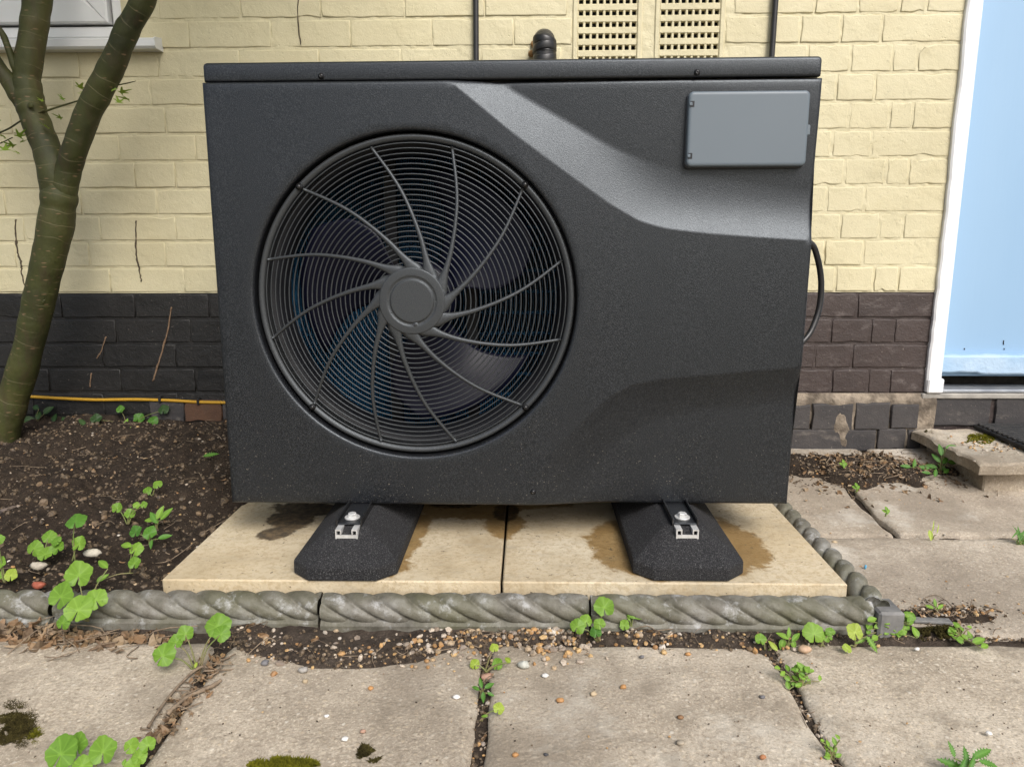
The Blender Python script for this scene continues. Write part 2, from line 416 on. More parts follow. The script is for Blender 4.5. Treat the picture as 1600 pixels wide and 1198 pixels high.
# ---- soil sheet (bed on the left, strips and joints between the slabs)
PL = on_z(253, 904, SLAB_T); PR = on_z(1330, 918, SLAB_T); PJ = on_z(783, 915, SLAB_T)
X_PL, X_PR, X_PJ, Y_PF, Y_PB = PL.x, PR.x, PJ.x, 1.221, 1.826
ROPE_Y = 1.196
_edge_px = [(-250, 1018), (0, 1004), (120, 988), (330, 985), (380, 1030), (480, 1050), (560, 1050), (650, 1040), (720, 1012), (760, 1010), (860, 1018), (930, 1000), (1010, 1012), (1130, 1022), (1210, 1022), (1260, 1012), (1330, 1004), (1480, 1006), (1700, 1010)]
_edge = [on_z(a, b, 0) for a, b in _edge_px]
def soil_edge(x): return np.interp(x, [p.x for p in _edge], [p.y for p in _edge])
_xs0, _xs1 = on_z(1430, 1000, 0).x, on_z(1520, 1000, 0).x
X_SIDE = X_PR + .035                # axis of the rope edging along the right side
def soil_h(x, y):
    x = np.asarray(x, float); y = np.asarray(y, float)
    n = fbm(x * 9, y * 9, 0, 4, 3); n2 = fbm(x * 34, y * 34, 0, 3, 9)
    h = -.011 + .004 * n + .002 * n2 + gz(y)
    e = soil_edge(x) + .014 * n + .006 * n2
    strip = sstep(0, .022, y - e) * (1 - sstep(X_SIDE + .05, X_SIDE + .22, x) * sstep(1.19, 1.3, y))
    strip *= 1 - sstep(1.19, 1.26, y) * (x > X_SIDE)
    strip *= 1 - .62 * sstep(_xs0, _xs1, x)
    h = h + strip * (.016 + .003 * n2)
    bedm = sstep(1.185, 1.21, y) * (1 - sstep(X_PL + .0, X_PL + .03, x) * (1 - sstep(Y_PB - .03, Y_PB + .03, y))) * (1 - sstep(.5, .62, x))
    hb = .040 + .093 * sstep(1.25, 2.05, y) + .016 * n + .008 * n2
    h = h * (1 - bedm) + hb * bedm
    # drift of dirt in front of the wall on the right
    p = on_z(1330, 742, .02)
    d = np.hypot((x - p.x - .08) / .52, (y - p.y) / .15) + .5 * n
    h = h + .030 * (1 - sstep(.35, 1.0, d)) * (x > X_SIDE - .1)
    p = on_z(1470, 962, 0)
    d = np.hypot((x - p.x) / .15, (y - p.y) / .026) + .4 * n
    h = h + .021 * (1 - sstep(.3, 1.0, d))
    return h
xs = np.arange(-1.75, 1.95, .0085); ys = np.arange(.55, WY + .03, .0085)
X, Y = np.meshgrid(xs, ys)
tag(mk('garden_soil', np.stack([X, Y, soil_h(X, Y)], -1), grid_faces(len(xs), len(ys)), MT['soil']), kind='structure')

# ---- paving slabs
pav = empty('pavement', (0, 0, 0)); pav['kind'] = 'structure'
def paving_slab(poly, z=0.0, mat='concrete', tilt=None, seed=0, th=.04):
    """poly: 4 world corners (x,y), counter-clockwise from near left; a slab with worn rounded edges"""
    n = 26; u = np.concatenate([[0, .008, .02], np.linspace(.05, .95, n), [.98, .992, 1]]); k = len(u)
    U, W = np.meshgrid(u, u); c = np.array(poly)
    P = ((1 - U) * (1 - W))[..., None] * c[0] + (U * (1 - W))[..., None] * c[1] + (U * W)[..., None] * c[2] + ((1 - U) * W)[..., None] * c[3]
    d = np.minimum(np.minimum(U, 1 - U), np.minimum(W, 1 - W)) * .45
    nx = fbm(P[..., 0] * 18, P[..., 1] * 18, seed, 3, 21); ny = fbm(P[..., 0] * 18, P[..., 1] * 18, seed + 9, 3, 31)
    lim = (d < .02) * .0045
    P = P + np.stack([nx * lim, ny * lim], -1)
    cd = np.minimum(U + W, np.minimum(1 - U + W, np.minimum(U + 1 - W, 2 - U - W))) * .45      # worn corners
    Z = z + gz(P[..., 1]) + .0022 * fbm(P[..., 0] * 5, P[..., 1] * 5, seed, 4, 5) - .005 * (1 - sstep(0, .009, d + .003 * nx)) - .010 * (1 - sstep(0.0, .022, cd + .010 * nx))
    if tilt: Z = Z + tilt[0] * (P[..., 0] - c[0][0]) + tilt[1] * (P[..., 1] - c[0][1])
    V = np.concatenate([P.reshape(-1, 2), Z.reshape(-1, 1)], 1)
    F = grid_faces(k, k).tolist()
    ring = list(range(k)) + [i * k + k - 1 for i in range(1, k)] + [k * (k - 1) + i for i in range(k - 2, -1, -1)] + [i * k for i in range(k - 2, 0, -1)]
    nb = len(V); V2 = V[ring].copy(); V2[:, 2] -= th; V = np.concatenate([V, V2]); L = len(ring)
    F += [[ring[i], nb + i, nb + (i + 1) % L, ring[(i + 1) % L]] for i in range(L)]
    return mk('paving_slab', V, F, MT[mat], pav)
jl = on_z(283, 1095, 0).x; jm = on_z(752, 1110, 0).x; jr = on_z(1262, 1110, 0).x
gp = .0085
cols = [(jl - .96, jl - .48), (jl - .47, jl), (jl, jm), (jm, jr), (jr, jr + .47), (jr + .47, jr + .94)]
sd_ = 0
for r, (y0, y1) in enumerate([(.68, 1.135), (.215, .668), (-.25, .203), (-.72, -.262), (-1.2, -.735)]):
    for i, (a, b) in enumerate(cols):
        sd_ += 3; j = [random.uniform(-.004, .004) for _ in range(4)]
        ya, yb = y0 + j[0], y1 + j[1] + (.018 if r == 0 and i >= 4 else 0)
        paving_slab([(a + gp + j[2], ya), (b - gp + j[3], ya), (b - gp + j[2], yb), (a + gp + j[3], yb)], seed=sd_, z=random.uniform(-.002, .002))
# the path on the right, back to the wall
q = lambda px, py, z=0.: tuple(on_z(px, py, z))[:2]
x5 = X_SIDE + .04; xj = on_z(1395, 832, 0).x
paving_slab([(x5, 1.165), (x5 + .62, 1.165), (x5 + .62, 1.592), (x5, 1.592)], .002, 'concrete_far', seed=101)
paving_slab([(x5 + .635, 1.165), (x5 + 1.25, 1.165), (x5 + 1.25, 1.592), (x5 + .635, 1.592)], 0, 'concrete_far', seed=102)
paving_slab([(x5 - .06, 1.612), (xj - .007, 1.612), (xj - .007, 2.02), (x5 - .06, 2.02)], .0, 'concrete_far', seed=103)
paving_slab([(xj + .007, 1.612), (xj + .60, 1.612), (xj + .60, 1.95), (xj + .007, 2.02)], .004, 'concrete_far', seed=104)
paving_slab([(xj + .62, 1.612), (xj + 1.2, 1.612), (xj + 1.2, 1.95), (xj + .62, 1.95)], .004, 'concrete_far', seed=107)
xk = on_z(1352, 705, .045).x
paving_slab([(x5 - .1, 2.03), (xk - .008, 2.03), (xk - .008, 2.15), (x5 - .1, 2.15)], .004, 'concrete_far', seed=105)
paving_slab([(xk + .01, 2.02), (xk + .26, 2.02), (xk + .22, 2.15), (xk + .008, 2.15)], .004, 'concrete_far', seed=106)

# ================================================================== THE WALL
DX0 = on_y(1446, 600, WY).x; DX1 = on_y(1467, 600, WY).x     # door frame post
DXR = DX1 + .80
WIN_X = on_y(193, 30, WY).x; WIN_Z = on_y(120, 62, WY).z      # window corner
vents = [(on_y(893, 50, WY).x, on_y(1005, 50, WY).x), (on_y(1021, 50, WY).x, on_y(1134, 50, WY).x)]
VZ0 = on_y(1000, 92, WY).z - .0295 / 2 - .0165; VZ1 = VZ0 + .2395
openings = [(-9, WIN_X, WIN_Z - .012, 1.9), (DX0 + .004, DXR + .04, .205, 2.35), (vents[0][0], vents[0][1], VZ0, VZ1), (vents[1][0], vents[1][1], VZ0, VZ1)]
WX0, WX1, WZ1 = -2.7, 3.2, 2.75
wall = empty('brick_wall', (0, WY, 0), 'house wall of painted bricks, cream above a black plinth', 'wall')
core = MB(); core.box(WX0, WX1, WY + .12, WY + .32, -.1, WZ1); core.done('wall_core', MT['dark_mortar'], wall, smooth=False)
def mortar(x0, x1, z0, z1, mat, dep, amp, st=.012):
    xs = np.arange(x0, x1 + st, st); zs = np.arange(z0, z1 + st, st); zs[-1] = z1
    X, Z = np.meshgrid(xs, zs)
    Yv = WY + dep + amp * (fbm(X * 30, Z * 30, 0, 3, 4) if st > .006 else .5 * fbm(X * 22, Z * 22, 0, 4, 4) + .6 * fbm(X * 75, Z * 75, 3, 3, 14))
    F = grid_faces(len(xs), len(zs)); cx = (X.ravel()[F].mean(1)); cz = Z.ravel()[F].mean(1)
    keep = np.ones(len(F), bool)
    for a, b, c, d in openings: keep &= ~((cx > a + .006) & (cx < b - .006) & (cz > c + .006) & (cz < d - .006))
    return mk('mortar', np.stack([X, Yv, Z], -1), F[keep], MT[mat], wall)
mortar(WX0, WX1, 1.36, WZ1, 'cream', .0034, .0014)
mortar(WX0, -1.5, bed(10), 1.36, 'cream', .0034, .0014)
mortar(DXR, WX1, bed(10), 1.36, 'cream', .0034, .0014)
mortar(-1.5, DX0 + .002, bed(10), 1.36, 'cream', .0021, .0019, .005)
mortar(WX0, .35, -.06, bed(10) - .0005, 'black_brick', .0032, .0012)
mortar(.35, DX0 + .8, -.06, bed(10) - .0005, 'brown_brick', .0030, .0012)

def brick_geo(x0, x1, z0, z1, seed, proud=0.0, rough=1.0):
    nu, nv = 6, 3; w, h = x1 - x0, z1 - z0
    per = [(i / nu, 0) for i in range(nu)] + [(1, j / nv) for j in range(nv)] + [(1 - i / nu, 1) for i in range(nu)] + [(0, 1 - j / nv) for j in range(nv)]
    r = random.Random(seed); V = []; n = len(per)
    yaw = r.uniform(-.008, .008); pit = r.uniform(-.010, .010); dy = r.uniform(-.0016, .0012) - proud
    jit = [(r.gauss(0, .0007) * rough, r.gauss(0, .0005) * rough) for _ in per]
    chip = [max(0, r.gauss(-.0045, .004)) * rough for _ in per]
    for ins, y in ((-.0012, .009), (.0002, .0014), (.0010, .0003), (.0022, 0.0), (.0050, 0.0)):
        for (u, v), (jx, jz), ch in zip(per, jit, chip):
            k = ins + ch * (1 if ins < .005 else .5)
            x = x0 + u * w; z = z0 + v * h
            x += k if u == 0 else (-k if u == 1 else 0); z += k if v == 0 else (-k if v == 1 else 0)
            cx, cz = u - .5, v - .5
            V.append((x + jx, WY + dy + y + yaw * cx * w + pit * cz * h + (r.gauss(0, .00012) if y < .0015 else 0), z + jz))
    F = []
    for k in range(4):
        for i in range(n):
            j = (i + 1) % n; F.append([k * n + i, k * n + j, (k + 1) * n + j, (k + 1) * n + i])
    F.append([4 * n + i for i in range(n)])
    return V, F
def row_cuts(k, a, b):
    """brick widths of one course, laid from the door end leftwards"""
    r = random.Random(k * 17 + 3)
    seq = [.222, .108, .112, .222] if k % 2 == 0 else [.110, .066, .112, .112, .222]
    x = b; out = []; i = 0
    while x > a:
        w = seq[i] if i < len(seq) else (.112 if r.random() < .10 else .225)
        w += r.uniform(-.005, .005); out.append((max(x - w, a), x)); x -= w; i += 1
    return out
def cut(ival, k):
    """take the openings out of a brick"""
    z0, z1 = bed(k + 1) + .005, bed(k) - .005; res = [(ival[0], ival[1])]
    for a, b, c, d in openings:
        if z1 <= c + .012 or z0 >= d - .012: continue
        nr = []
        for s, e in res:
            if e <= a or s >= b: nr.append((s, e)); continue
            if s < a - .02: nr.append((s, a + .003))
            if e > b + .02: nr.append((b - .003, e))
        res = nr
    return res
def px_of(p):
    d = Vector(p) - CAMP; z = d.dot(CF); return 800 + FPX * d.dot(CR) / z, 599 - FPX * d.dot(CU) / z
hid = {}; nb_vis = 0
for k in range(-20, 17):
    spans = [(WX0, DX0)] if k <= 14 else [(WX0, .45)]
    if k <= 14: spans.append((DXR + .045, WX1))
    for a, b in spans:
        for iv in row_cuts(k, a, b):
            for s, e in cut(iv, k):
                if e - s < .045: continue
                mid = (s + e) / 2
                z0, z1 = bed(k + 1) + .0036, bed(k) - .0040
                pg_ = .0036 if mid > .45 else random.Random(int(s * 997) + k).choice((.0006, .0009, .0014, .0030))
                s2, e2 = s + pg_, e - (pg_ if e < DX0 - .001 or e > DX0 + .001 else .0005)
                if k < 10: mt = 'cream'; z0 = max(z0, 0)
                elif mid < .35: mt = 'black_brick'
                else: mt = 'brown_brick'
                V, F = brick_geo(s2, e2, z0, z1, hash((k, round(mid * 1000))) & 0xffff, 0.0, 1.35 if mid > .5 and k < 10 else .9)
                pts = [px_of((xx, WY, zz)) for xx in (s, e) for zz in (z0, z1)]
                xa, xb = min(p[0] for p in pts), max(p[0] for p in pts); ya, yb = min(p[1] for p in pts), max(p[1] for p in pts)
                vis = xb > 0 and xa < 1600 and yb > 0 and ya < 1198 and not (xa > 325 and xb < 1268 and ya > 98)
                if vis: mk('brick', V, F, MT[mt], wall); nb_vis += 1
                else: hid.setdefault(mt, MB()).add(V, F)
for mt, b in hid.items(): tag(b.done('brick_courses', MT[mt], wall), kind='stuff')
# two rough footing courses right of the unit, a little proud, with crumbling mortar between
xs = np.arange(.40, DX0 + .03, .008); zs = np.arange(.0, bed(14) + .002, .008)
X, Z = np.meshgrid(xs, zs)
led = .016 + .010 * np.clip(fbm(X * 14, Z * 14, 2, 4, 8), -1, 1)
led = led * (1 - sstep(bed(14) - .02, bed(14) + .004, Z))
mk('mortar', np.stack([X, WY - .001 - led * .8, Z], -1), grid_faces(len(xs), len(zs)), MT['old_mortar'], wall)
f1 = [on_y(p, 650, WY - .02).x for p in (1160, 1268, 1335, 1392, 1440)]
for a, b, z0, z1 in [(f1[0], f1[1], .112, .180), (f1[1], f1[2], .110, .183), (f1[2], f1[3], .112, .186), (f1[3], f1[4] - .005, .116, .182),
                     (on_y(1180, 680, WY).x, on_y(1366, 680, WY).x, .046, .105), (on_y(1366, 680, WY).x, on_y(1412, 680, WY).x, .05, .108), (on_y(1412, 680, WY).x, on_y(1436, 680, WY).x, .055, .105)]:
    V, F = brick_geo(a + .004, b - .004, z0 - .003, z1 + .002, int(a * 1000), .0195, 1.2)
    mk('brick', V, F, MT['blue_brick'], wall)
# weathered bricks low on the left, below the cable
for i, (a, b, mt) in enumerate([(236, 288, 'blue_brick'), (290, 347, 'rust_brick'), (349, 420, 'blue_brick')]):
    V, F = brick_geo(on_y(a, 640, WY).x, on_y(b, 640, WY).x, .125, .190, 700 + i, .006, 1.6); mk('brick', V, F, MT[mt], wall)
# course below the door threshold
for i, (a, b) in enumerate([(DX0 - .004, DX0 + .20), (DX0 + .21, DX0 + .43), (DX0 + .44, DX0 + .66), (DX0 + .67, DX0 + .9)]):
    V, F = brick_geo(a + .003, b - .003, .118, .200, 900 + i, .006, 1.2); mk('brick', V, F, MT['blue_brick'], wall)

# ---- perforated air vents
def air_vent(x0, x1, label):
    root = empty('air_vent', ((x0 + x1) / 2, WY, VZ0), label, 'air vent', 'perforated vents in the cream wall')
    mg = .0035; x0 += mg; x1 -= mg; z0, z1 = VZ0 + mg, VZ1 - mg
    f = .013; B = MB(); y0, y1 = WY - .002, WY + .02
    B.box(x0, x0 + f, y0, y1, z0, z1, .002); B.box(x1 - f, x1, y0, y1, z0, z1, .002)
    B.box(x0 + f, x1 - f, y0, y1, z0, z0 + f, .002); B.box(x0 + f, x1 - f, y0, y1, z1 - f, z1, .002)
    B.done('frame', MT['cream'], root, smooth=False)
    nc, nr = 9, 7; a, b, c, d = x0 + f, x1 - f, z0 + f, z1 - f
    hw, hh = .0115, .0125; px_ = (b - a) / nc; pz = (d - c) / nr
    xc = [a] ; 
    B = MB(); y0, y1 = WY + .0012, WY + .018
    for j in range(nr + 1):        # bars across
        lo = c if j == 0 else c + (j - .5) * pz + hh / 2; hi = d if j == nr else c + (j + .5) * pz - hh / 2
        B.box(a, b, y0, y1, lo, hi, .0015)
    B.done('cross_bars', MT['cream'], root, smooth=False)
    B = MB()
    for i in range(nc + 1):
        lo = a if i == 0 else a + (i - .5) * px_ + hw / 2; hi = b if i == nc else a + (i + .5) * px_ - hw / 2
        B.box(lo, hi, y0 + .0012, y1 - .001, c, d, .0012)
    B.done('upright_bars', MT['cream'], root, smooth=False)
    B = MB(); B.box(a, b, WY + .06, WY + .07, c, d); B.done('dark_backing', MT['interior'], root, smooth=False)  # near-black sheet, its colour stands for the shade inside the vent
air_vent(*vents[0], 'cream perforated vent nearer the taped pipe elbow')
air_vent(*vents[1], 'cream perforated vent on the right, nearer the door')

# ---- window corner at top left
wr = empty('window', (WIN_X - .4, WY, WIN_Z), 'white plastic window above the tree, only its lower corner in view', 'window')
wx0 = WIN_X - 1.1; wx1 = WIN_X - .004; wz = WIN_Z + .004
def prof_rail(name, x0, x1, z0, z1, y0, y1, b, mat='upvc', sub=None):
    B = MB(); B.box(x0, x1, y0, y1, z0, z1, b); return B.done(name, MT[mat], sub or wr, smooth=False)
fr = prof_rail('frame', wx0, wx1, wz, wz + .030, WY + .004, WY + .09, .004)
prof_rail('frame', wx1 - .030, wx1, wz + .031, 1.89, WY + .0045, WY + .09, .004)
prof_rail('gasket', wx0, wx1 - .031, wz + .0305, wz + .036, WY + .02, WY + .09, 0, 'gasket')
prof_rail('gasket', wx1 - .037, wx1 - .031, wz + .036, 1.88, WY + .02, WY + .09, 0, 'gasket')
# sash with mitred corner
sx, sz = wx1 - .038, wz + .037; sw = .062
def sash(poly, name):
    V = [(x, WY - .008, z) for x, z in poly] + [(x, WY + .08, z) for x, z in poly]
    cx = sum(p[0] for p in poly) / 4; cz = sum(p[1] for p in poly) / 4
    Vb = []
    for (x, z) in poly: Vb.append((x, WY - .002, z))
    ins = [(x + (cx - x) * .0 + (.004 if x < cx else -.004), WY - .008, z + (.004 if z < cz else -.004)) for x, z in poly]
    V = Vb + ins + [(x, WY + .08, z) for x, z in poly]
    F = [[4, 5, 6, 7]] + [[i, (i + 1) % 4, 4 + (i + 1) % 4, 4 + i] for i in range(4)] + [[8 + i, 8 + (i + 1) % 4, (i + 1) % 4, i] for i in range(4)]
    return mk(name, V, F, MT['upvc'], wr, smooth=False)
sash([(wx0, sz), (sx, sz), (sx - sw, sz + sw), (wx0, sz + sw)], 'sash_rail')
sash([(sx, sz + .0006), (sx, 1.86), (sx - sw, 1.86), (sx - sw + .0004, sz + sw)], 'sash_stile')
prof_rail('pane', wx0, sx - sw - .001, sz + sw + .001, 1.86, WY + .028, WY + .034, 0, 'gasket')
# sill with a moulded end cap
sR = on_y(243, 66, WY - .04).x
P = [(WY + .02, WIN_Z + .002), (WY - .036, WIN_Z - .006), (WY - .042, WIN_Z - .010), (WY - .042, WIN_Z - .028), (WY - .036, WIN_Z - .034), (WY + .02, WIN_Z - .034)]
V = [(x, y, z) for x in (wx0, sR - .004) for y, z in P]; n = len(P)
mk('sill', V, [[i, (i + 1) % n, n + (i + 1) % n, n + i] for i in range(n)] + [list(range(n))[::-1], list(range(n, 2 * n))], MT['upvc'], wr, smooth=False)
V = [(x, WY + (y - WY) * 1.05 - .0015, WIN_Z + (z - WIN_Z) * 1.06 + .0015) for x in (sR - .0035, sR) for y, z in P]
mk('sill_end_cap', V, [[i, (i + 1) % n, n + (i + 1) % n, n + i] for i in range(n)] + [list(range(n))[::-1], list(range(n, 2 * n))], MT['upvc'], wr, smooth=False)

# ---- door and its frame
df = empty('door_frame', ((DX0 + DX1) / 2, WY, .21), 'white painted timber door frame at the edge of the cream wall', 'door frame')
zz = np.linspace(.222, 2.32, 70); V = []
for z in zz:
    w = .0035 * float(vnoise(z * 9, 1.3)) + .0015 * float(vnoise(z * 40, 5.1))
    for x, y in ((DX0 - .003 + w, WY + .03), (DX0 - .003 + w, WY - .010), (DX0 + .002 + w, WY - .014), (DX1 - .004, WY - .014), (DX1, WY - .010), (DX1, WY + .07)):
        V.append((x, y, z))
F = grid_faces(6, len(zz)).tolist() + [[5, 4, 3, 2, 1, 0], [len(V) - 6 + i for i in range(6)]]
mk('post', V, F, MT['white'], df, smooth=False)
B = MB(); B.box(DX0 - .002, DX1 + .006, WY - .019, WY + .05, .2185, .262, .004); B.done('post_foot', MT['white'], df, smooth=False)
B = MB(); B.box(DXR, DXR + .045, WY - .012, WY + .07, .222, 2.32, .004); B.done('post', MT['white'], df, smooth=False)
B = MB(); B.box(DX0, DXR + .045, WY - .012, WY + .07, 2.321, 2.37, .004); B.done('head', MT['white'], df, smooth=False)
dr = empty('door', ((DX1 + DXR) / 2, WY + .04, .25), 'pale blue painted door beside the cream wall', 'door')
zd = on_y(1560, 556, WY).z
B = MB(); B.box(DX1 + .002, DXR - .002, WY + .030, WY + .072, .262, 2.31, .003); B.done('door_leaf', MT['door'], dr, smooth=False)
V = []; nn = 60
zb0 = on_y(1540, 586, WY - .01).z
for i in range(nn + 1):
    x = DX1 + .004 + (DXR - DX1 - .008) * i / nn
    dx = .0009 * float(vnoise(i * .9, 3.3)); lowz = zb0 + (.006 if i < 9 else 0) + .002 * float(vnoise(i * .8, 7.7))
    for y, z in ((WY + .029, zd + .002 + dx), (WY + .012, zd + dx), (WY + .006, zd - .006), (WY + .002, lowz + .004), (WY + .004, lowz), (WY + .029, lowz)):
        V.append((x, y, z))
mk('weather_bar', V, grid_faces(6, nn + 1), MT['peel'], dr, smooth=False)
for px_, py_, l in ((1568, 535, .013), (1569, 545, .004), (1507, 545, .004)):
    p = on_y(px_, py_, WY + .029); V, F, _ = tube([p + Vector((0, 0, l / 2)), p, p + Vector((.001, 0, -l / 2))], .0016, 5); mk('paint_chip', V, F, MT['screw'], dr)
th = empty('door_threshold', ((DX1 + DXR) / 2, WY, .2), 'weathered threshold with grey metal strip under the blue door', 'threshold')
B = MB(); B.box(DX0 - .012, DXR + .05, WY - .012, WY + .09, .2005, .2165, .003); B.done('stone', MT['sill_stone'], th, smooth=False)
B = MB(); B.box(DX1 + .004, DXR, WY - .006, WY + .08, .2175, .2275, .003); B.done('metal_strip', MT['sill_metal'], th, smooth=False)

# ---- step slab by the door
ST = .112
c1 = on_z(1532, 724, ST); bx = on_z(1428, 672, ST).x
stp = empty('door_step', (c1.x + .3, c1.y + .15, .0), 'mossy concrete step slab in front of the blue door', 'step')
u = np.concatenate([[0, .004, .010, .02], np.linspace(.04, .96, 34), [.98, .992, 1]]); n = len(u); U, W = np.meshgrid(u, u)
X0 = bx + .004 + (c1.x - bx - .004) * (1 - W) * 1.0; PX = X0 + U * (c1.x + .75 - X0); PY = c1.y + W * (WY - .026 - c1.y)
d = np.minimum(np.minimum(U * .75, W * .33), (1 - W) * .33 + .02)
nn_ = fbm(PX * 20, PY * 20, 0, 3, 6)
PY = PY + (W < .02) * nn_ * .004; PX = PX + (U < .02) * nn_ * .004
PZ = ST + .0025 * nn_ - .006 * (1 - sstep(0, .007, d + .003 * nn_))
V = np.stack([PX, PY, PZ], -1).reshape(-1, 3); ring = list(range(n)) + [i * n + n - 1 for i in range(1, n)] + [n * (n - 1) + i for i in range(n - 2, -1, -1)] + [i * n for i in range(n - 2, 0, -1)]
V2 = V[ring].copy(); V2[:, 2] = ST - .030; V2[:, 1] += .002; L = len(ring); V1 = V[ring].copy()
F = grid_faces(n, n).tolist() + [[n * n + i, n * n + L + i, n * n + L + (i + 1) % L, n * n + (i + 1) % L] for i in range(L)] + [[n * n + 2 * L + i for i in range(L)][::-1]]
mk('slab', np.concatenate([V, V1, V2, V2]), F, MT['concrete'], stp)
B = MB(); B.box(c1.x + .046, c1.x + .7, c1.y + .050, WY - .03, -.03, ST - .031, .004); B.done('support_block', MT['concrete'], stp, smooth=False)
mr = empty('rubber_mat', (c1.x + .4, 2.0, ST), 'black ribbed mat lying on the step by the door', 'mat')
m0 = on_z(1600, 694, ST + .018); m0.x -= .004
B = MB(); B.box(m0.x, m0.x + .6, c1.y + .06, WY - .03, ST + .0045, ST + .016, .002); B.done('mat_base', MT['rusty'], mr, smooth=False)
y = c1.y + .07
while y < WY - .05:
    B = MB(); B.box(m0.x + .004, m0.x + .596, y, y + .012, ST + .0165, ST + .0235, .002); B.done('rib', MT['rusty'], mr, smooth=False); y += .022

# ================================================================== HEAT PUMP
DU, UY = 1.3849, -0.0121
U0 = -.0389; ZB = CAM_Z - .5136
hp = empty('heat_pump', (U0 * math.cos(UY), DU + U0 * math.sin(UY), ZB), 'large black heat pump outdoor unit with a round fan guard on two rubber feet', 'heat pump', rz=UY)
HN = Vector((-math.sin(UY), math.cos(UY), 0)); HT = Vector((math.cos(UY), math.sin(UY), 0))
def ul(px, py, dep=0.0):
    """pixel -> (u, z) on the unit's front plane pushed back by dep"""
    d = ray(px, py); o = Vector(hp.location) + HN * dep
    t = (o - CAMP).dot(HN) / d.dot(HN); p = CAMP + d * t
    return ((p - o).dot(HT), p.z - ZB)
TL, TR, BL, BR = ul(316.5, 128, .006), ul(1284.5, 124, .019), ul(363, 780.5, .006), ul(1230.5, 792, .020)
ZT = (TL[1] + TR[1]) / 2; ZBt = (BL[1] + BR[1]) / 2
def uL(z): return BL[0] + (TL[0] - BL[0]) * (z - ZBt) / (ZT - ZBt)
def uR(z): return BR[0] + (TR[0] - BR[0]) * (z - ZBt) / (ZT - ZBt)
f_l, f_r, f_t, f_b = ul(399, 455, .004), ul(899.5, 455, .004), ul(652, 201, .004), ul(652, 714, .004)
FC = ((f_l[0] + f_r[0]) / 2, (f_t[1] + f_b[1]) / 2); FR = ((f_r[0] - f_l[0]) + (f_t[1] - f_b[1])) / 4

lineA = np.array([ul(*p) for p in [(668, 98), (712, 134), (800, 207), (900, 281), (955, 320), (1000, 346), (1040, 357), (1100, 364), (1180, 370), (1320, 379)]])
lineB = np.array([ul(*p) for p in [(740, 98), (792, 134), (870, 178), (960, 230), (1030, 258), (1100, 273), (1200, 288), (1320, 302)]])
lineC = np.array([ul(*p) for p in [(770, 850), (810, 770), (850, 722), (900, 668), (945, 625), (985, 602), (1035, 592), (1120, 585), (1320, 568)]])
lineD = np.array([ul(*p) for p in [(850, 850), (880, 790), (925, 738), (975, 690), (1020, 662), (1080, 648), (1160, 640), (1320, 622)]])
def resamp(L, st):
    seg = np.hypot(*(np.diff(L, axis=0).T)); s = np.concatenate([[0], np.cumsum(seg)]); t = np.arange(0, s[-1], st)
    P = np.stack([np.interp(t, s, L[:, 0]), np.interp(t, s, L[:, 1])], 1)
    for _ in range(3): P[1:-1] = (P[:-2] + 2 * P[1:-1] + P[2:]) / 4
    return P
lineA, lineB, lineC, lineD = (resamp(L, .008) for L in (lineA, lineB, lineC, lineD))
for _ in range(4): lineB[2:-2] = (lineB[:-4] + lineB[1:-3] + lineB[2:-2] + lineB[3:-1] + lineB[4:]) / 5
def pdist(P, L):
    d = np.full(len(P), 9.0)
    for a, b in zip(L[:-1], L[1:]):
        ab = b - a; t = np.clip(((P - a) @ ab) / (ab @ ab), 0, 1); d = np.minimum(d, np.hypot(*((a + t[:, None] * ab) - P).T))
    return d
DEPTH_UP, DEPTH_LO, RND = .019, .020, .006
def front_depth(P):
    u, z = P[:, 0], P[:, 1]
    dA, dB = pdist(P, lineA), pdist(P, lineB)
    aboveA = z > np.interp(u, lineA[:, 0], lineA[:, 1], left=99); aboveB = z > np.interp(u, lineB[:, 0], lineB[:, 1], left=99)
    t = np.where(aboveB, 1.0, dA / (dA + dB + 1e-9)); t = np.where(aboveA, t, 0)
    soft = sstep(FC[0] + .28, FC[0] + .5, u)
    up = DEPTH_UP * (t * (1 - soft) + (1 - (1 - t) ** 2.2) * soft)
    up = np.where(aboveB, DEPTH_UP * (1 - .3 * np.minimum(1, dB / .15)), up)
    dC, dD = pdist(P, lineC), pdist(P, lineD)
    oC = np.argsort(lineC[:, 0]); oD = np.argsort(lineD[:, 0])
    belC = z < np.interp(u, lineC[oC, 0], lineC[oC, 1], left=-9); belD = z < np.interp(u, lineD[oD, 0], lineD[oD, 1], left=-9)
    t = np.where(belD, 1.0, dC / (dC + dD + 1e-9)); t = np.where(belC, t, 0)
    lo = DEPTH_LO * (1 - (1 - t) ** 1.5) * sstep(ul(820, 700)[0], ul(960, 700)[0], u)
    db = np.minimum(np.minimum(u - uL(z), uR(z) - u), np.minimum(z - ZBt, ZT - z))
    k = np.clip(RND - db, 0, RND); rd = RND - np.sqrt(RND ** 2 - k ** 2)
    rr = np.hypot(u - FC[0], z - FC[1]) - FR
    k = np.clip(.006 - rr, 0, .006); rf = .006 - np.sqrt(.006 ** 2 - k ** 2)
    return up + lo + rd + rf
pts = []; edges = []
def corner_loop(ins):
    zb, zt = ZBt + ins, ZT - ins; out = []
    cs = [(uL(zb) + ins, zb), (uR(zb) - ins, zb), (uR(zt) - ins, zt), (uL(zt) + ins, zt)]
    for i in range(4):
        a, b = np.array(cs[i]), np.array(cs[(i + 1) % 4]); n = int(np.hypot(*(b - a)) / .011)
        out += [tuple(a + (b - a) * j / n) for j in range(n)]
    return out
def add_loop(L, closed=True):
    o = len(pts); pts.extend([tuple(p) for p in L]); n = len(L)
    edges.extend([(o + i, o + (i + 1) % n) for i in range(n if closed else n - 1)])
    return o, n
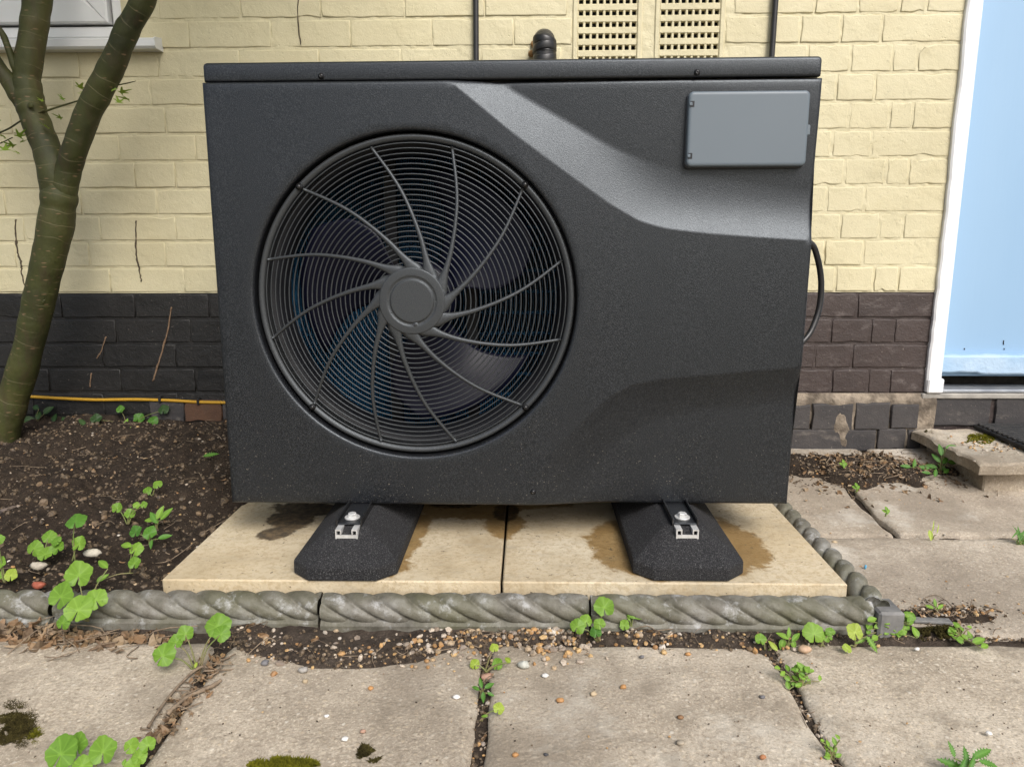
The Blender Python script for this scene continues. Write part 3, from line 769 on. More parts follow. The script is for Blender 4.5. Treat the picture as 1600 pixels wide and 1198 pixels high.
b0, bn = add_loop(corner_loop(0))
for ins in (.0012, .0032, .007): add_loop(corner_loop(ins))
NC = 180
def circ(r): return [(FC[0] + r * math.cos(2 * math.pi * i / NC), FC[1] + r * math.sin(2 * math.pi * i / NC)) for i in range(NC)]
c0, _ = add_loop(circ(FR))
for d in (.0012, .003, .006): add_loop(circ(FR + d))
def inside(P, mrg):
    P = np.asarray(P); return (P[:, 0] > uL(P[:, 1]) + mrg) & (P[:, 0] < uR(P[:, 1]) - mrg) & (P[:, 1] > ZBt + mrg) & (P[:, 1] < ZT - mrg) & (np.hypot(P[:, 0] - FC[0], P[:, 1] - FC[1]) > FR + mrg)
for L, off in ((lineA, .0025), (lineC, .003), (lineB, .005)):
    tn = np.gradient(L, axis=0); tn /= np.hypot(*tn.T)[:, None]; nm = np.stack([-tn[:, 1], tn[:, 0]], 1)
    for o in (-off, 0, off):
        Q = L + nm * o; Q = Q[inside(Q, .0085)]
        if len(Q) > 2: add_loop(Q, False)
for L in (lineD,):
    Q = L[inside(L, .0085)]; add_loop(Q, False)
gx, gzv = np.meshgrid(np.arange(uL(ZBt), uR(ZT), .011), np.arange(ZBt, ZT, .011)); Gp = np.stack([gx.ravel(), gzv.ravel()], 1)
ok = inside(Gp, .012) & (pdist(Gp, lineA) > .006) & (pdist(Gp, lineC) > .006) & (pdist(Gp, lineB) > .009) & (pdist(Gp, lineD) > .004)
pts.extend([tuple(p) for p in Gp[ok]])
cv, ce, cf, _, _, _ = geometry.delaunay_2d_cdt([Vector(p) for p in pts], edges, [], 0, 1e-6)
CV = np.array([tuple(v) for v in cv])
cf = [list(f) for f in cf if math.hypot(*(CV[list(f)].mean(0) - np.array(FC))) < 9]
cf = [f for f in cf if math.hypot(*(CV[f].mean(0) - np.array(FC))) > FR - 1e-4]
dep = front_depth(CV)
V = np.stack([CV[:, 0], dep, CV[:, 1]], 1)
# skirts: back from the outer border and into the fan opening
bl = corner_loop(0); bd_ = front_depth(np.array(bl)); nB = len(V)
V = np.concatenate([V, [(p[0], d, p[1]) for p, d in zip(bl, bd_)], [(p[0], .085, p[1]) for p in bl]])
n = len(bl); F = cf + [[nB + i, nB + n + i, nB + n + (i + 1) % n, nB + (i + 1) % n] for i in range(n)]
cl = circ(FR); nB = len(V)
V = np.concatenate([V, [(p[0], .006 + d * 0 + float(dd), p[1]) for p, d, dd in zip(cl, cl and [0] * NC, front_depth(np.array(cl)) - .006)], [(p[0], .05, p[1]) for p in cl]])
F += [[nB + i, nB + (i + 1) % NC, nB + NC + (i + 1) % NC, nB + NC + i] for i in range(NC)]
fp = mk('front_panel', V, F, MT['black'], hp, local=True)

# casing behind the panel
UBL, UBR = uL(ZBt) + .012, uR(ZBt) - .012
def ubox(name, a, b, c, d, e, f, mat, bev=0.0, parent=None):
    B = MB(); B.box(a, b, c, d, e, f, bev); return B.done(name, MT[mat], parent or hp, local=True, smooth=False)
ubox('side_panel', UBR - .003, UBR, .0855, .42, .006, ZT - .002, 'black')
ubox('base_pan', UBL, UBR - .004, .045, .42, .002, .012, 'black')
ubox('partition', FC[0] + .36, FC[0] + .365, .05, .41, .0125, ZT - .005, 'interior')
ubox('rear_panel', FC[0] + .366, UBR - .004, .41, .415, .0125, ZT - .005, 'black')
ubox('light_block_sheet', UBL + .013, FC[0] + .359, .403, .408, .0125, ZT - .005, 'interior')  # unseen dark sheet added behind the coil to keep light out
ubox('corner_post', UBL, UBL + .012, .40, .42, .013, ZT - .003, 'black')
# lid
lz0, lz1 = ZT + .0022, (ul(318, 96, .010)[1] + ul(1283, 89.0, .010)[1]) / 2
lx0, lx1 = ul(318, 97, .014)[0], ul(1283.5, 90, .014)[0]
prof = [(.032, lz0), (.0120, lz0), (.0105, lz0 + .0008), (.0098, lz0 + .0022), (.0094, lz0 + .004), (.0094, lz1 - .0062), (.0098, lz1 - .0042), (.0112, lz1 - .0018), (.0136, lz1 - .0004), (.016, lz1), (.43, lz1 + .004), (.436, lz1 - .002), (.436, lz0)]
V = []; npf = len(prof)
sx_ = [lx0, lx0 + .0007, lx0 + .0025, lx0 + .006] + list(np.linspace(lx0 + .03, lx1 - .03, 60)) + [lx1 - .006, lx1 - .0025, lx1 - .0007, lx1]
dr_ = [.006, .0034, .0012, 0] + [0] * 60 + [0, .0012, .0034, .006]
for x, dd in zip(sx_, dr_):
    for y, z in prof:
        zz_ = z - dd * max(0, (z - lz0) / (lz1 - lz0)) ** 6; V.append((x, y + (dd * .35 if y < .2 else -dd * .5), zz_))
F = grid_faces(npf, len(sx_)).tolist() + [list(range(npf)), [len(V) - npf + i for i in range(npf)][::-1]]
F += [[i * npf + npf - 1, i * npf, (i + 1) * npf, (i + 1) * npf + npf - 1] for i in range(len(sx_) - 1)]
lid = mk('lid', V, F, MT['black'], hp, local=True)
def screw(px, py, dep, par, r=.0045, wash=True):
    u, z = ul(px, py, dep)
    hv = MB()
    prof = [(r * 1.25, .0), (r * 1.25, -.0012), (r, -.0016), (r * .92, -.0034), (r * .6, -.0048), (r * .25, -.0050), (r * .22, -.003), (0.0001, -.003)]
    V = []; k = 14
    for rr, y in prof:
        for i in range(k): V.append((u + rr * math.cos(2 * math.pi * i / k), dep + y, z + rr * math.sin(2 * math.pi * i / k)))
    return mk('screw', V, grid_faces(k, len(prof), True), MT['screw'], par, local=True)
def lathe(prof, n=96, c=FC):
    V = []
    for r, y in prof:
        for i in range(n): w = 2 * math.pi * i / n; V.append((c[0] + r * math.cos(w), y, c[1] + r * math.sin(w)))
    return np.array(V), grid_faces(n, len(prof), True)
def attach(o, parent):     # re-parent an object built in unit coordinates under a part of the unit
    o.parent = parent; o.location = Vector(o.location) - Vector(parent.location); return o
for p in ((502, 119.5), (1089, 114)):
    s = screw(*p, .0094, hp); attach(s, lid)
screw(833, 768, .0004, hp)

# fan guard: outer flange, concentric wires, twelve swept spokes and a hub
GR = FR - .0045
RIMY, HUBY = .011, -.026
def domey(r): return RIMY + (HUBY - RIMY) * (1 - (r / GR) ** 2) ** 1.15
V, F = lathe([(GR, .045), (GR, RIMY + .003), (GR - .0015, RIMY), (GR - .004, RIMY - .0015), (GR - .007, RIMY - .001), (GR - .010, RIMY + .0006), (GR - .0125, RIMY + .003), (GR - .0132, RIMY + .03)], 160)
fg = mk('fan_guard', V, F, MT['black2'], hp, local=True)
nr_ = 25
for i in range(nr_):
    r = .062 + (GR - .0165 - .062) * i / (nr_ - 1); y = domey(r) + .0035
    n1, n2 = 128, 6; V = []
    for b in range(n2):
        w2 = 2 * math.pi * b / n2; rr = r + .0013 * math.cos(w2); yy = y + .0018 * math.sin(w2)
        for a in range(n1): w = 2 * math.pi * a / n1; V.append((FC[0] + rr * math.cos(w), yy, FC[1] + rr * math.sin(w)))
    F = np.concatenate([grid_faces(n1, n2, True), np.array([[(n2 - 1) * n1 + a, (n2 - 1) * n1 + (a + 1) % n1, (a + 1) % n1, a] for a in range(n1)])])
    attach(mk('guard_wire', V, F, MT['black2'], hp, local=True), fg)
sw_r = [.17, .2, .24, .32, .444, .56, .667, .8, .9, 1.0]; sw_a = [-56, -49.5, -40, -30, -21, -15.2, -11, -6, -2.7, 0]
def spoke(a0):
    C = []; rr = np.linspace(.172, .985, 30)
    for q_ in rr:
        r = q_ * (GR - .010); a = rad(a0 + np.interp(q_, sw_r, sw_a))
        C.append((FC[0] + r * math.cos(a), domey(r) - .0005, FC[1] + r * math.sin(a)))
    C = np.array(C); 
    for _ in range(2): C[1:-1] = (C[:-2] + 2 * C[1:-1] + C[2:]) / 4
    V = []
    for i in range(len(C)):
        t = C[min(i + 1, len(C) - 1)] - C[max(i - 1, 0)]; t /= np.linalg.norm(t); w = np.array([-t[2], 0, t[0]]); w /= np.linalg.norm(w)
        hw = np.interp(rr[i], [.155, .2, .235, .27, .33, .5, 1], [.0170, .0150, .0092, .0062, .0046, .0034, .0026]); y = np.array([0, 1, 0])
        for s, d in ((-1, .006), (-1, .0012), (-.55, -.0008), (.55, -.0008), (1, .0012), (1, .006)): V.append(C[i] + w * hw * s + y * d)
    F = grid_faces(6, len(C)).tolist() + [[0, 1, 2, 3, 4, 5], [len(V) - 6 + i for i in range(6)][::-1]]
    return attach(mk('spoke', V, F, MT['black2'], hp, local=True), fg)
for k in range(12): spoke(45.2 + 30 * k)
hy = HUBY - .001
V, F = lathe([(.0001, hy - .0008), (.036, hy - .0008), (.0382, hy - .0008), (.0394, hy - .0005), (.0402, hy + .0002), (.0406, hy + .0012), (.0418, hy + .0015), (.0445, hy + .0014), (.0458, hy + .0006), (.0468, hy + .0000), (.0485, hy + .0000), (.0590, hy + .0003), (.0606, hy + .0005), (.0616, hy + .0014), (.0620, hy + .006), (.03, hy + .012)], 72)
hub = attach(mk('hub', V, F, MT['black2'], hp, local=True), fg)
ha, hz_ = FC[0] + .006, FC[1] - .0435
V, F = rbox(ha - .005, ha + .005, hy - .0010, hy + .003, hz_ - .005, hz_ + .005, .002); attach(mk('locating_tab', V, F, MT['black2'], hp, local=True), fg)
for a in (45.2, 135.2, 225.2, 315.2):
    w = rad(a); u, z = FC[0] + (GR - .006) * math.cos(w), FC[1] + (GR - .006) * math.sin(w)
    V = []; k = 12
    for r_, y_ in ((.0065, RIMY + .001), (.0065, RIMY - .003), (.0045, RIMY - .0035), (.0042, RIMY - .006), (.002, RIMY - .0072), (.0001, RIMY - .0073)):
        for i in range(k): V.append((u + r_ * math.cos(2 * math.pi * i / k), y_, z + r_ * math.sin(2 * math.pi * i / k)))
    attach(mk('screw', V, grid_faces(k, 6, True), MT['screw'], hp, local=True), fg)

# fan, shroud, motor stay and coil behind the guard
V, F = lathe([(FR + .02, .052), (FR - .012, .051), (FR - .022, .056), (FR - .030, .066), (FR - .033, .085), (FR - .033, .12), (FR - .024, .126), (FR - .024, .132), (FR - .06, .1321)][:6], 120)
shroud = mk('fan_shroud', V, F, MT['interior'], hp, local=True)
V, F = lathe([(.0001, .085), (.045, .086), (.066, .092), (.070, .102), (.070, .15)], 48)
fan = mk('fan', V, F, MT['fan'], hp, local=True)
for k in range(3):
    nu, nv = 26, 14; V = []
    for j in range(nv):
        s = j / (nv - 1); r = .064 + (.252 - .064) * s
        wid = rad(np.interp(s, [0, .35, .75, 1], [52, 66, 70, 62])); lead = rad(np.interp(s, [0, .5, 1], [0, 6, 22]))
        for i in range(nu):
            q_ = i / (nu - 1); a = rad(66 - 120 * k) + lead - wid * q_ + (.12 * (q_ - .5) ** 2 * s)
            y = .090 + .062 * (1 - q_) - .010 * math.sin(math.pi * q_) + .006 * s
            V.append((FC[0] + r * math.cos(a), y, FC[1] + r * math.sin(a)))
    V = np.array(V); V2 = V + np.array([0, .0025, 0]); nF = grid_faces(nu, nv); o = nu * nv
    F = nF.tolist() + (nF[:, ::-1] + o).tolist()
    ring = list(range(nu)) + [i * nu + nu - 1 for i in range(1, nv)] + [nu * (nv - 1) + i for i in range(nu - 2, -1, -1)] + [i * nu for i in range(nv - 2, 0, -1)]
    F += [[ring[i], o + ring[i], o + ring[(i + 1) % len(ring)], ring[(i + 1) % len(ring)]] for i in range(len(ring))]
    attach(mk('blade', np.concatenate([V, V2]), F, MT['fan'], hp, local=True), fan)
ubox('motor', FC[0] - .055, FC[0] + .055, .151, .24, FC[1] - .055, FC[1] + .055, 'interior', .02)
ubox('motor_stay', FC[0] - .10, FC[0] - .075, .245, .262, .013, ZT - .004, 'interior')
ubox('motor_stay', FC[0] + .075, FC[0] + .10, .245, .262, .013, ZT - .004, 'interior')
B = MB(); x = UBL + .03
while x < FC[0] + .35: B.box(x, x + .0009, .36, .398, .02, ZT - .02); x += .0055
tag(B.done('coil_fins', MT['coil'], hp, local=True, smooth=False), kind='stuff')
B = MB(); y = .10
while y < .36: B.box(UBL + .004, UBL + .034, y, y + .0009, .02, ZT - .02); y += .0055
tag(B.done('coil_fins', MT['coil'], hp, local=True, smooth=False), kind='stuff')
for i in range(15):
    z = .04 + .05 * i; B = MB(); V, F = cyl((UBL + .02, .38, z), (1, 0, 0), .0045, FC[0] + .35 - UBL - .02, 8); B.add(V, F)
    V, F = cyl((UBL + .02, .10, z), (0, 1, 0), .0045, .28, 8); B.add(V, F); B.done('coil_pipe', MT['coil'], hp, local=True)

# grey wiring cover at top right
bd = .006
def rrect(x0, x1, z0, z1, r, k=6):
    o = []
    for cx, cz, a0 in ((x1 - r, z1 - r, 0), (x0 + r, z1 - r, 90), (x0 + r, z0 + r, 180), (x1 - r, z0 + r, 270)):
        o += [(cx + r * math.cos(rad(a0 + 90 * i / k)), cz + r * math.sin(rad(a0 + 90 * i / k))) for i in range(k + 1)]
    return o
g0, g1, g2, g3 = ul(1076, 146, bd), ul(1264.5, 140, bd), ul(1070.5, 260, bd), ul(1258, 261, bd)
gx0, gx1, gz0, gz1 = (g0[0] + g2[0]) / 2, (g1[0] + g3[0]) / 2, (g2[1] + g3[1]) / 2, (g0[1] + g1[1]) / 2
def plate(x0, x1, z0, z1, r, levels):
    V = []; n = 0
    for ins, y in levels:
        L = rrect(x0 + ins, x1 - ins, z0 + ins, z1 - ins, max(r - ins, .001)); n = len(L); V += [(a, y, b) for a, b in L]
    F = grid_faces(n, len(levels), True).tolist() + [[(len(levels) - 1) * n + i for i in range(n)]]
    return np.array(V), F
V, F = plate(gx0 - .002, gx1 + .001, gz0 - .003, gz1 + .001, .010, [(0, .03), (0, bd + .006), (.002, bd + .005)])
gb = mk('wiring_box', V, F, MT['grey_dark'], hp, local=True)
V, F = plate(gx0, gx1, gz0, gz1, .009, [(0, bd + .0045), (0, bd - .003), (.0008, bd - .005), (.0025, bd - .0066), (.005, bd - .0072), (.0075, bd - .0072), (.0085, bd - .0072)])
cv_ = attach(mk('cover', V, F, MT['grey_box'], hp, local=True, smooth=True), gb)
for zc in (ul(1080, 163, 0)[1], ul(1076, 244, 0)[1]):
    V, F = rbox(gx0 + .003, gx0 + .010, bd - .0078, bd - .0069, zc - .005, zc + .005); attach(mk('hinge_slot', V, F, MT['interior'], hp, local=True, smooth=False), gb)
    V, F = rbox(gx0 + .001, gx0 + .0065, bd - .0092, bd - .0060, zc - .003, zc + .003, .001); attach(mk('hinge_pin', V, F, MT['grey_box'], hp, local=True, smooth=False), gb)
zc = ul(1265, 203, 0)[1]
V, F = rbox(gx1 - .004, gx1 + .0045, bd - .004, bd + .004, zc - .009, zc + .009, .0015); attach(mk('latch_tab', V, F, MT['grey_box'], hp, local=True, smooth=False), gb)

# power cable looping out of the right side
P = [Vector(hp.location) + HT * u + HN * d + Vector((0, 0, z)) for (u, z), d in
     (((UBR - .01, ul(1255, 368, .14)[1]), .14), ((UBR + .02, ul(1255, 370, .14)[1]), .14), (ul(1266, 380, .14), .14), (ul(1277, 402, .15), .15), (ul(1283, 440, .16), .16), (ul(1280, 480, .16), .16), (ul(1268, 515, .15), .15), (ul(1254, 534, .14), .14), (ul(1240, 545, .14), .14), ((UBR - .01, ul(1240, 549, .14)[1]), .14))]
V, F, _ = tube(smooth_path(P, 8), .0062, 12)
tag(mk('power_cable', V, F, MT['gloss_black'], base=True), 'black cable looping out of the right side of the heat pump', 'cable')

# ---- rubber feet with steel channel
def foot(pxl, pxr, label):
    a = on_z(pxl, 884, SLAB_T + .012); b = on_z(pxr, 884, SLAB_T + .012); xc = (a.x + b.x) / 2; hw = (b.x - a.x) / 2
    y0 = on_z((pxl + pxr) / 2, 909, SLAB_T).y; y1 = y0 + .60; zt = ZB - .010
    root = empty('support_foot', (xc, (y0 + y1) / 2, SLAB_T), label, 'rubber foot', 'rubber feet under the heat pump')
    def octo(w, ya, yb, c): return [(xc - w + c, ya), (xc + w - c, ya), (xc + w, ya + c * .9), (xc + w, yb - c * .9), (xc + w - c, yb), (xc - w + c, yb), (xc - w, yb - c * .9), (xc - w, ya + c * .9)]
    rings = [(octo(hw, y0, y1, .034), SLAB_T + .001), (octo(hw, y0, y1, .034), SLAB_T + .027), (octo(hw * .36, y0 + .068, y1 - .068, .010), zt)]
    V = [(x, y, z) for L, z in rings for x, y in L]; F = grid_faces(8, 3, True).tolist() + [[16 + i for i in range(8)], [7 - i for i in range(8)]]
    blk = mk('rubber_block', V, F, MT['rubber'], root, smooth=False)
    bm_ = blk.modifiers.new('edge', 'BEVEL'); bm_.width = .0035; bm_.segments = 3; bm_.limit_method = 'ANGLE'; bm_.angle_limit = rad(15)
    yc = y0 + .047; cw = .0205; t = .0025; z0 = zt - .021; z1 = zt + .002
    B = MB(); B.box(xc - cw, xc + cw, yc, y1 - .06, z0, z0 + t); B.box(xc - cw, xc - cw + t, yc, y1 - .06, z0 + t, z1); B.box(xc + cw - t, xc + cw, yc, y1 - .06, z0 + t, z1)
    B.box(xc - cw + t, xc - cw + .011, yc, y1 - .06, z1 - t, z1); B.box(xc + cw - .011, xc + cw - t, yc, y1 - .06, z1 - t, z1)
    B.box(xc - cw + .009, xc - cw + .011, yc, y1 - .06, z1 - .009, z1 - t); B.box(xc + cw - .011, xc + cw - .009, yc, y1 - .06, z1 - .009, z1 - t)
    B.box(xc - cw + t, xc + cw - t, yc + .001, yc + .003, z0 + t, z0 + .0125)
    B.done('steel_channel', MT['zinc'], root, smooth=False)
    by = yc + .062; bz = z1 + .001
    B = MB(); B.box(xc - .021, xc + .021, yc + .022, yc + .2, z1 + .0005, z1 + .0035, .001); br = B.done('mounting_plate', MT['black'], root, smooth=False)
    for s in (-1, 1):
        B = MB(); B.box(xc + s * .0225 - .0015, xc + s * .0225 + .0015, yc + .022, yc + .2, z1 - .004, z1 + .012, .0005); B.done('mounting_lip', MT['screw'], root, smooth=False)
    V, F = cyl((xc, by - .012, bz + .003), (0, 0, 1), .0145, .0025, 24, .0006); w = mk('washer', V, F, MT['zinc'], root, smooth=False)
    V, F = cyl((xc, by - .012, bz + .0057), (0, 0, 1), .0085, .007, 6, .0012); mk('bolt', V, F, MT['zinc'], root, smooth=False)
    V, F = cyl((xc, by - .012, bz - .018), (0, 0, 1), .004, .018, 10); mk('stud', V, F, MT['zinc'], root)
    # unit rail
    B = MB(); B.box(xc - .03, xc + .03, DU + .03, DU + .40, z1 + .004, ZB + .001, .002); B.done('rail', MT['interior'], root, smooth=False)
foot(461, 623, 'black rubber foot with steel channel under the fan side of the heat pump')
foot(988, 1159, 'black rubber foot with steel channel under the plain right side of the heat pump')

# ---- pale plinth slabs
def mat_pale():
    n = NT('pale_sandstone_slab')
    c = n.ramp(n.noise(6, 6, .6), [(.3, (.40, .32, .20)), (.48, (.52, .44, .305)), (.6, (.60, .53, .395)), (.75, (.68, .63, .52))])
    c = n.mix(n.ramp(n.noise(110, 5, .7), [(.4, .6), (.52, 0)]), c, (.36, .28, .17))
    c = n.mix(n.ramp(n.noise(14, 6, .7, v=n.mapv(n.pos(), (1, 2.2, 1))), [(.52, 0), (.68, .5)]), c, (.40, .36, .28))
    yy = n.sep(n.pos())[1]
    c = n.mix(n.ramp(n.noise(3, 4), [(.45, 0), (.7, .5)]), c, (.50, .37, .19))
    wob = n.math('ADD', n.math('MULTIPLY', n.math('SUBTRACT', n.noise(9, 7, .68), .5), 2.0), n.math('MULTIPLY', n.math('SUBTRACT', n.noise(60, 4, .6), .5), .5))
    def wet(L):
        r = None
        for a in L:
            b = n.blob(*a); r = b if r is None else n.math('MINIMUM', r, b)
        return n.math('ADD', r, wob)
    W = lambda px, py: on_z(px, py, SLAB_T)
    L = []
    for px, py, rx, ry in ((965, 850, .060, .13), (1010, 880, .09, .07), (1150, 845, .055, .13), (1120, 880, .07, .06), (640, 830, .045, .16), (700, 792, .11, .075), (785, 818, .045, .085), (755, 795, .09, .085), (840, 785, .09, .05), (575, 885, .085, .05), (1000, 790, .08, .08)):
        p = W(px, py); L.append((p.x, p.y, rx, ry))
    wm = n.ramp(wet(L), [(.82, 1), (.97, 0)])
    c = n.mix(n.math('MULTIPLY', wm, .95), c, n.mix(n.noise(30, 5), (.46, .34, .18), (.62, .50, .32)), 'MULTIPLY')
    D = []
    for px, py, rx, ry in ((455, 810, .055, .07), (480, 795, .08, .05), (430, 832, .035, .035), (700, 787, .06, .03), (790, 800, .03, .05)):
        p = W(px, py); D.append((p.x, p.y, rx, ry))
    dm = n.ramp(wet(D), [(.8, 1), (.98, 0)])
    c = n.mix(n.math('MULTIPLY', dm, .9), c, n.ramp(n.noise(60, 6, .7), [(.4, (.018, .013, .009)), (.66, (.15, .10, .05))]))
    c = n.mix(n.ramp(n.noise(95, 3), [(.67, 0), (.72, .85)]), c, (.09, .07, .045))
    rr = n.math('SUBTRACT', .72, n.math('MULTIPLY', wm, .38))
    return n.fin(c, rr, n.bump(n.math('ADD', n.noise(180, 5), n.noise(25, 5)), .45, .003), .35)
MT['pale'] = mat_pale()
def pale_slab(x0, x1, label):
    V, F = rbox(x0, x1, Y_PF, Y_PB, SLAB_T - .038, SLAB_T, .0025)
    V = np.array(V); 
    tag(mk('plinth_slab', V, F, MT['pale'], smooth=False, base=True), label, 'slab', 'pale slabs under the heat pump')
pale_slab(X_PL, X_PJ - .0022, 'pale sandstone slab under the fan half of the heat pump')
pale_slab(X_PJ + .0022, X_PR, 'pale sandstone slab under the right half of the heat pump')

# ---- rope-twist edging stones
def rope_stone(p0, p1, label, R=.0272, zc=.031, twist=.16, lobes=3, front=True, ph=0.0):
    p0, p1 = Vector((*p0, 0)), Vector((*p1, 0)); d = (p1 - p0); Ln = d.length; d.normalize(); s = Vector((-d.y, d.x, 0))   # s points to the far side
    mid = (p0 + p1) / 2; root = empty('rope_edging', (mid.x, mid.y, -.04), label, 'edging stone', 'rope twist edging stones around the plinth')
    ns = int(Ln / .003); nphi = 60; V = []
    for i in range(ns + 1):
        l = Ln * i / ns; e = min(l, Ln - l); sh = 1 - .05 * max(0, 1 - e / .008) ** 2
        for k in range(nphi):
            w = 2 * math.pi * k / nphi; we = w if math.cos(w) > 0 else math.pi - math.pi / 2 * math.sin(w); psi = we - 2 * math.pi * l / twist + ph
            fr_ = (psi * lobes / (2 * math.pi)) % 1.0; ds_ = min(fr_, 1 - fr_) * 2
            r = R * (.69 + .32 * (1 - (1 - ds_) ** 3.4)) * sh
            r += .0007 * float(vnoise(l * 70 + p0.x * 9, w * 3, p0.y)) 
            V.append(p0 + d * l + s * (r * math.cos(w) * .95) + Vector((0, 0, zc + r * math.sin(w))))
    F = grid_faces(nphi, ns + 1, True).tolist() + [list(range(nphi)), [len(V) - nphi + i for i in range(nphi)][::-1]]
    mk('rope_roll', np.array([list(v) for v in V]), F, MT['rope'], root)
    V = []; nb = 24
    for i in range(nb + 1):
        l = Ln * i / nb; w = .0012 * float(vnoise(l * 30, p0.x * 5))
        for a, z in ((-.026 + w, -.05), (-.026 + w, .011), (-.022 + w, .0155), (-.01, .03), (.012, .03), (.022, .012), (.022, -.05)):
            V.append(p0 + d * l + s * a + Vector((0, 0, z)))
    F = grid_faces(7, nb + 1).tolist() + [list(range(7)), [len(V) - 7 + i for i in range(7)][::-1]]
    mk('base_web', np.array([list(v) for v in V]), F, MT['rope'], root, smooth=False)
rx = [on_y(p, 945, ROPE_Y - .02).x for p in (80, 499, 922, 1366)]
rope_stone((rx[0] - .50, ROPE_Y - .004), (rx[0] - .003, ROPE_Y - .002), 'mossy rope twist edging stone, leftmost, below the soil bed', ph=.7)
rope_stone((rx[0] + .003, ROPE_Y - .0), (rx[1] - .004, ROPE_Y + .002), 'rope twist edging stone in front of the bed and slab corner', zc=.0305, ph=2.1)
rope_stone((rx[1] + .002, ROPE_Y - .005), (rx[2] - .002, ROPE_Y), 'rope twist edging stone in front of the slab joint', zc=.031, ph=.2)
rope_stone((rx[2] + .002, ROPE_Y - .002), (rx[3], ROPE_Y - .002), 'rope twist edging stone in front of the right rubber foot', zc=.0305, ph=1.4)
rope_stone((X_SIDE, 1.185), (X_SIDE - .006, 1.665), 'rope twist edging stone running back along the right side of the plinth', zc=.040, ph=.4)
rope_stone((X_SIDE - .008, 1.67), (X_SIDE - .014, 2.1), 'rope twist edging stone behind, beside the heat pump wall gap', zc=.040, ph=1.0)
# end block and slate chip
ce = on_z(1386, 962, 0.0)
V, F = rbox(rx[3] + .004, rx[3] + .048, ROPE_Y - .034, ROPE_Y + .022, -.03, .046, .004)
tag(mk('edging_block', V, F, MT['slate'], smooth=False, base=True), 'small grey block at the front right corner of the rope edging', 'block')
a = on_z(1426, 966, 0.008); b = on_z(1486, 969, .008)
V, F = rbox(0, (b - a).length, -.008, .008, 0, .005, .001); V = np.array(V); ca = math.atan2(b.y - a.y, b.x - a.x)
V = np.stack([a.x + V[:, 0] * math.cos(ca) - V[:, 1] * math.sin(ca), a.y + V[:, 0] * math.sin(ca) + V[:, 1] * math.cos(ca), .0035 + V[:, 2]], 1)
tag(mk('slate_strip', V, F, MT['slate'], smooth=False, base=True), 'flat dark grey slate strip lying right of the edging corner', 'stone')

# ================================================================== PIPES AND CABLES ON THE WALL
for px_, lab in ((744, 'thin dark pipe clipped to the wall left of the taped elbow'), (1208, 'thin dark pipe on the wall right of the perforated vents')):
    x = on_y(px_, 60, WY - .014).x
    V, F, _ = tube([(x + .0015 * math.sin(z * 5), WY - .014, z) for z in np.linspace(.3, 2.4, 30)], .0078, 12)
    tag(mk('wall_pipe', V, F, MT['gloss_black'], base=True), lab, 'pipe', 'thin dark pipes on the wall')
er = on_y(851, 92, 2.06)
ez = on_y(850, 42, 2.09).z - .031
elb = empty('pipe_elbow', (er.x, 2.06, .9), 'black insulated pipe elbow wrapped in tape, entering the wall', 'pipe')
path = [(er.x, 2.062, .75), (er.x, 2.062, er.z - .02), (er.x, 2.062, ez - .035)] + [(er.x - .001, 2.062 + .05 * (1 - math.cos(w)), ez - .035 + .035 * math.sin(w)) for w in np.linspace(.3, math.pi / 2, 6)] + [(er.x - .002, WY + .03, ez)]
sp = smooth_path(path, 6); V, F, _ = tube(sp, [.0285 + .0008 * float(vnoise(i * .7, 2.2)) for i in range(len(sp))], 24); mk('insulation', V, F, MT['gloss_black'], elb)
for z0, dz, r in ((er.z - .01, .022, .0305), (er.z + .014, .020, .0312), (er.z + .032, .018, .0306)):
    pts_ = [(er.x, 2.062, z0 + dz * t) for t in (0, .15, .5, .85, 1)]
    V, F, _ = tube(pts_, [r - .0008, r, r + .0005, r, r - .0008], 28)
    V = np.array(V); a = np.arctan2(V[:, 1] - 2.062, V[:, 0] - er.x); V[:, 2] += .006 * np.sin(a + z0 * 90); V[:, :2] += .0008 * fbm(a * 3, V[:, 2] * 80, 0, 2, 3)[:, None]
    mk('tape_wrap', V, F, MT['gloss_black'], elb)
MT['foam'] = simple('brown_expanding_foam', (.20, .10, .03), (.38, .22, .09), 60, .85, .6, 120, .004)
def lump(c, r, seed, sub=2, sq=(1, 1, 1)):
    n1, n2 = 10, 7; V = []
    for j in range(n2):
        t = math.pi * (j + .0) / (n2 - 1)
        for i in range(n1):
            a = 2 * math.pi * i / n1; d = np.array([math.sin(t) * math.cos(a), math.sin(t) * math.sin(a), math.cos(t)])
            rr = r * (1 + .28 * float(vnoise(d[0] * 1.7 + seed, d[1] * 1.7, d[2] * 1.7 + seed)))
            V.append(np.array(c) + d * rr * np.array(sq))
    return np.array(V), grid_faces(n1, n2, True)
B = MB()
fp_ = on_y(831, 76, 2.15)
for k in range(7):
    V, F = lump((fp_.x + random.uniform(-.008, .02), 2.155 + random.uniform(-.01, .01), fp_.z + random.uniform(-.02, .02)), random.uniform(.006, .012), k); B.add(V, F)
tag(B.done('foam_lump', MT['foam'], base=True), 'crumbly brown foam beside the taped pipe elbow', 'foam')
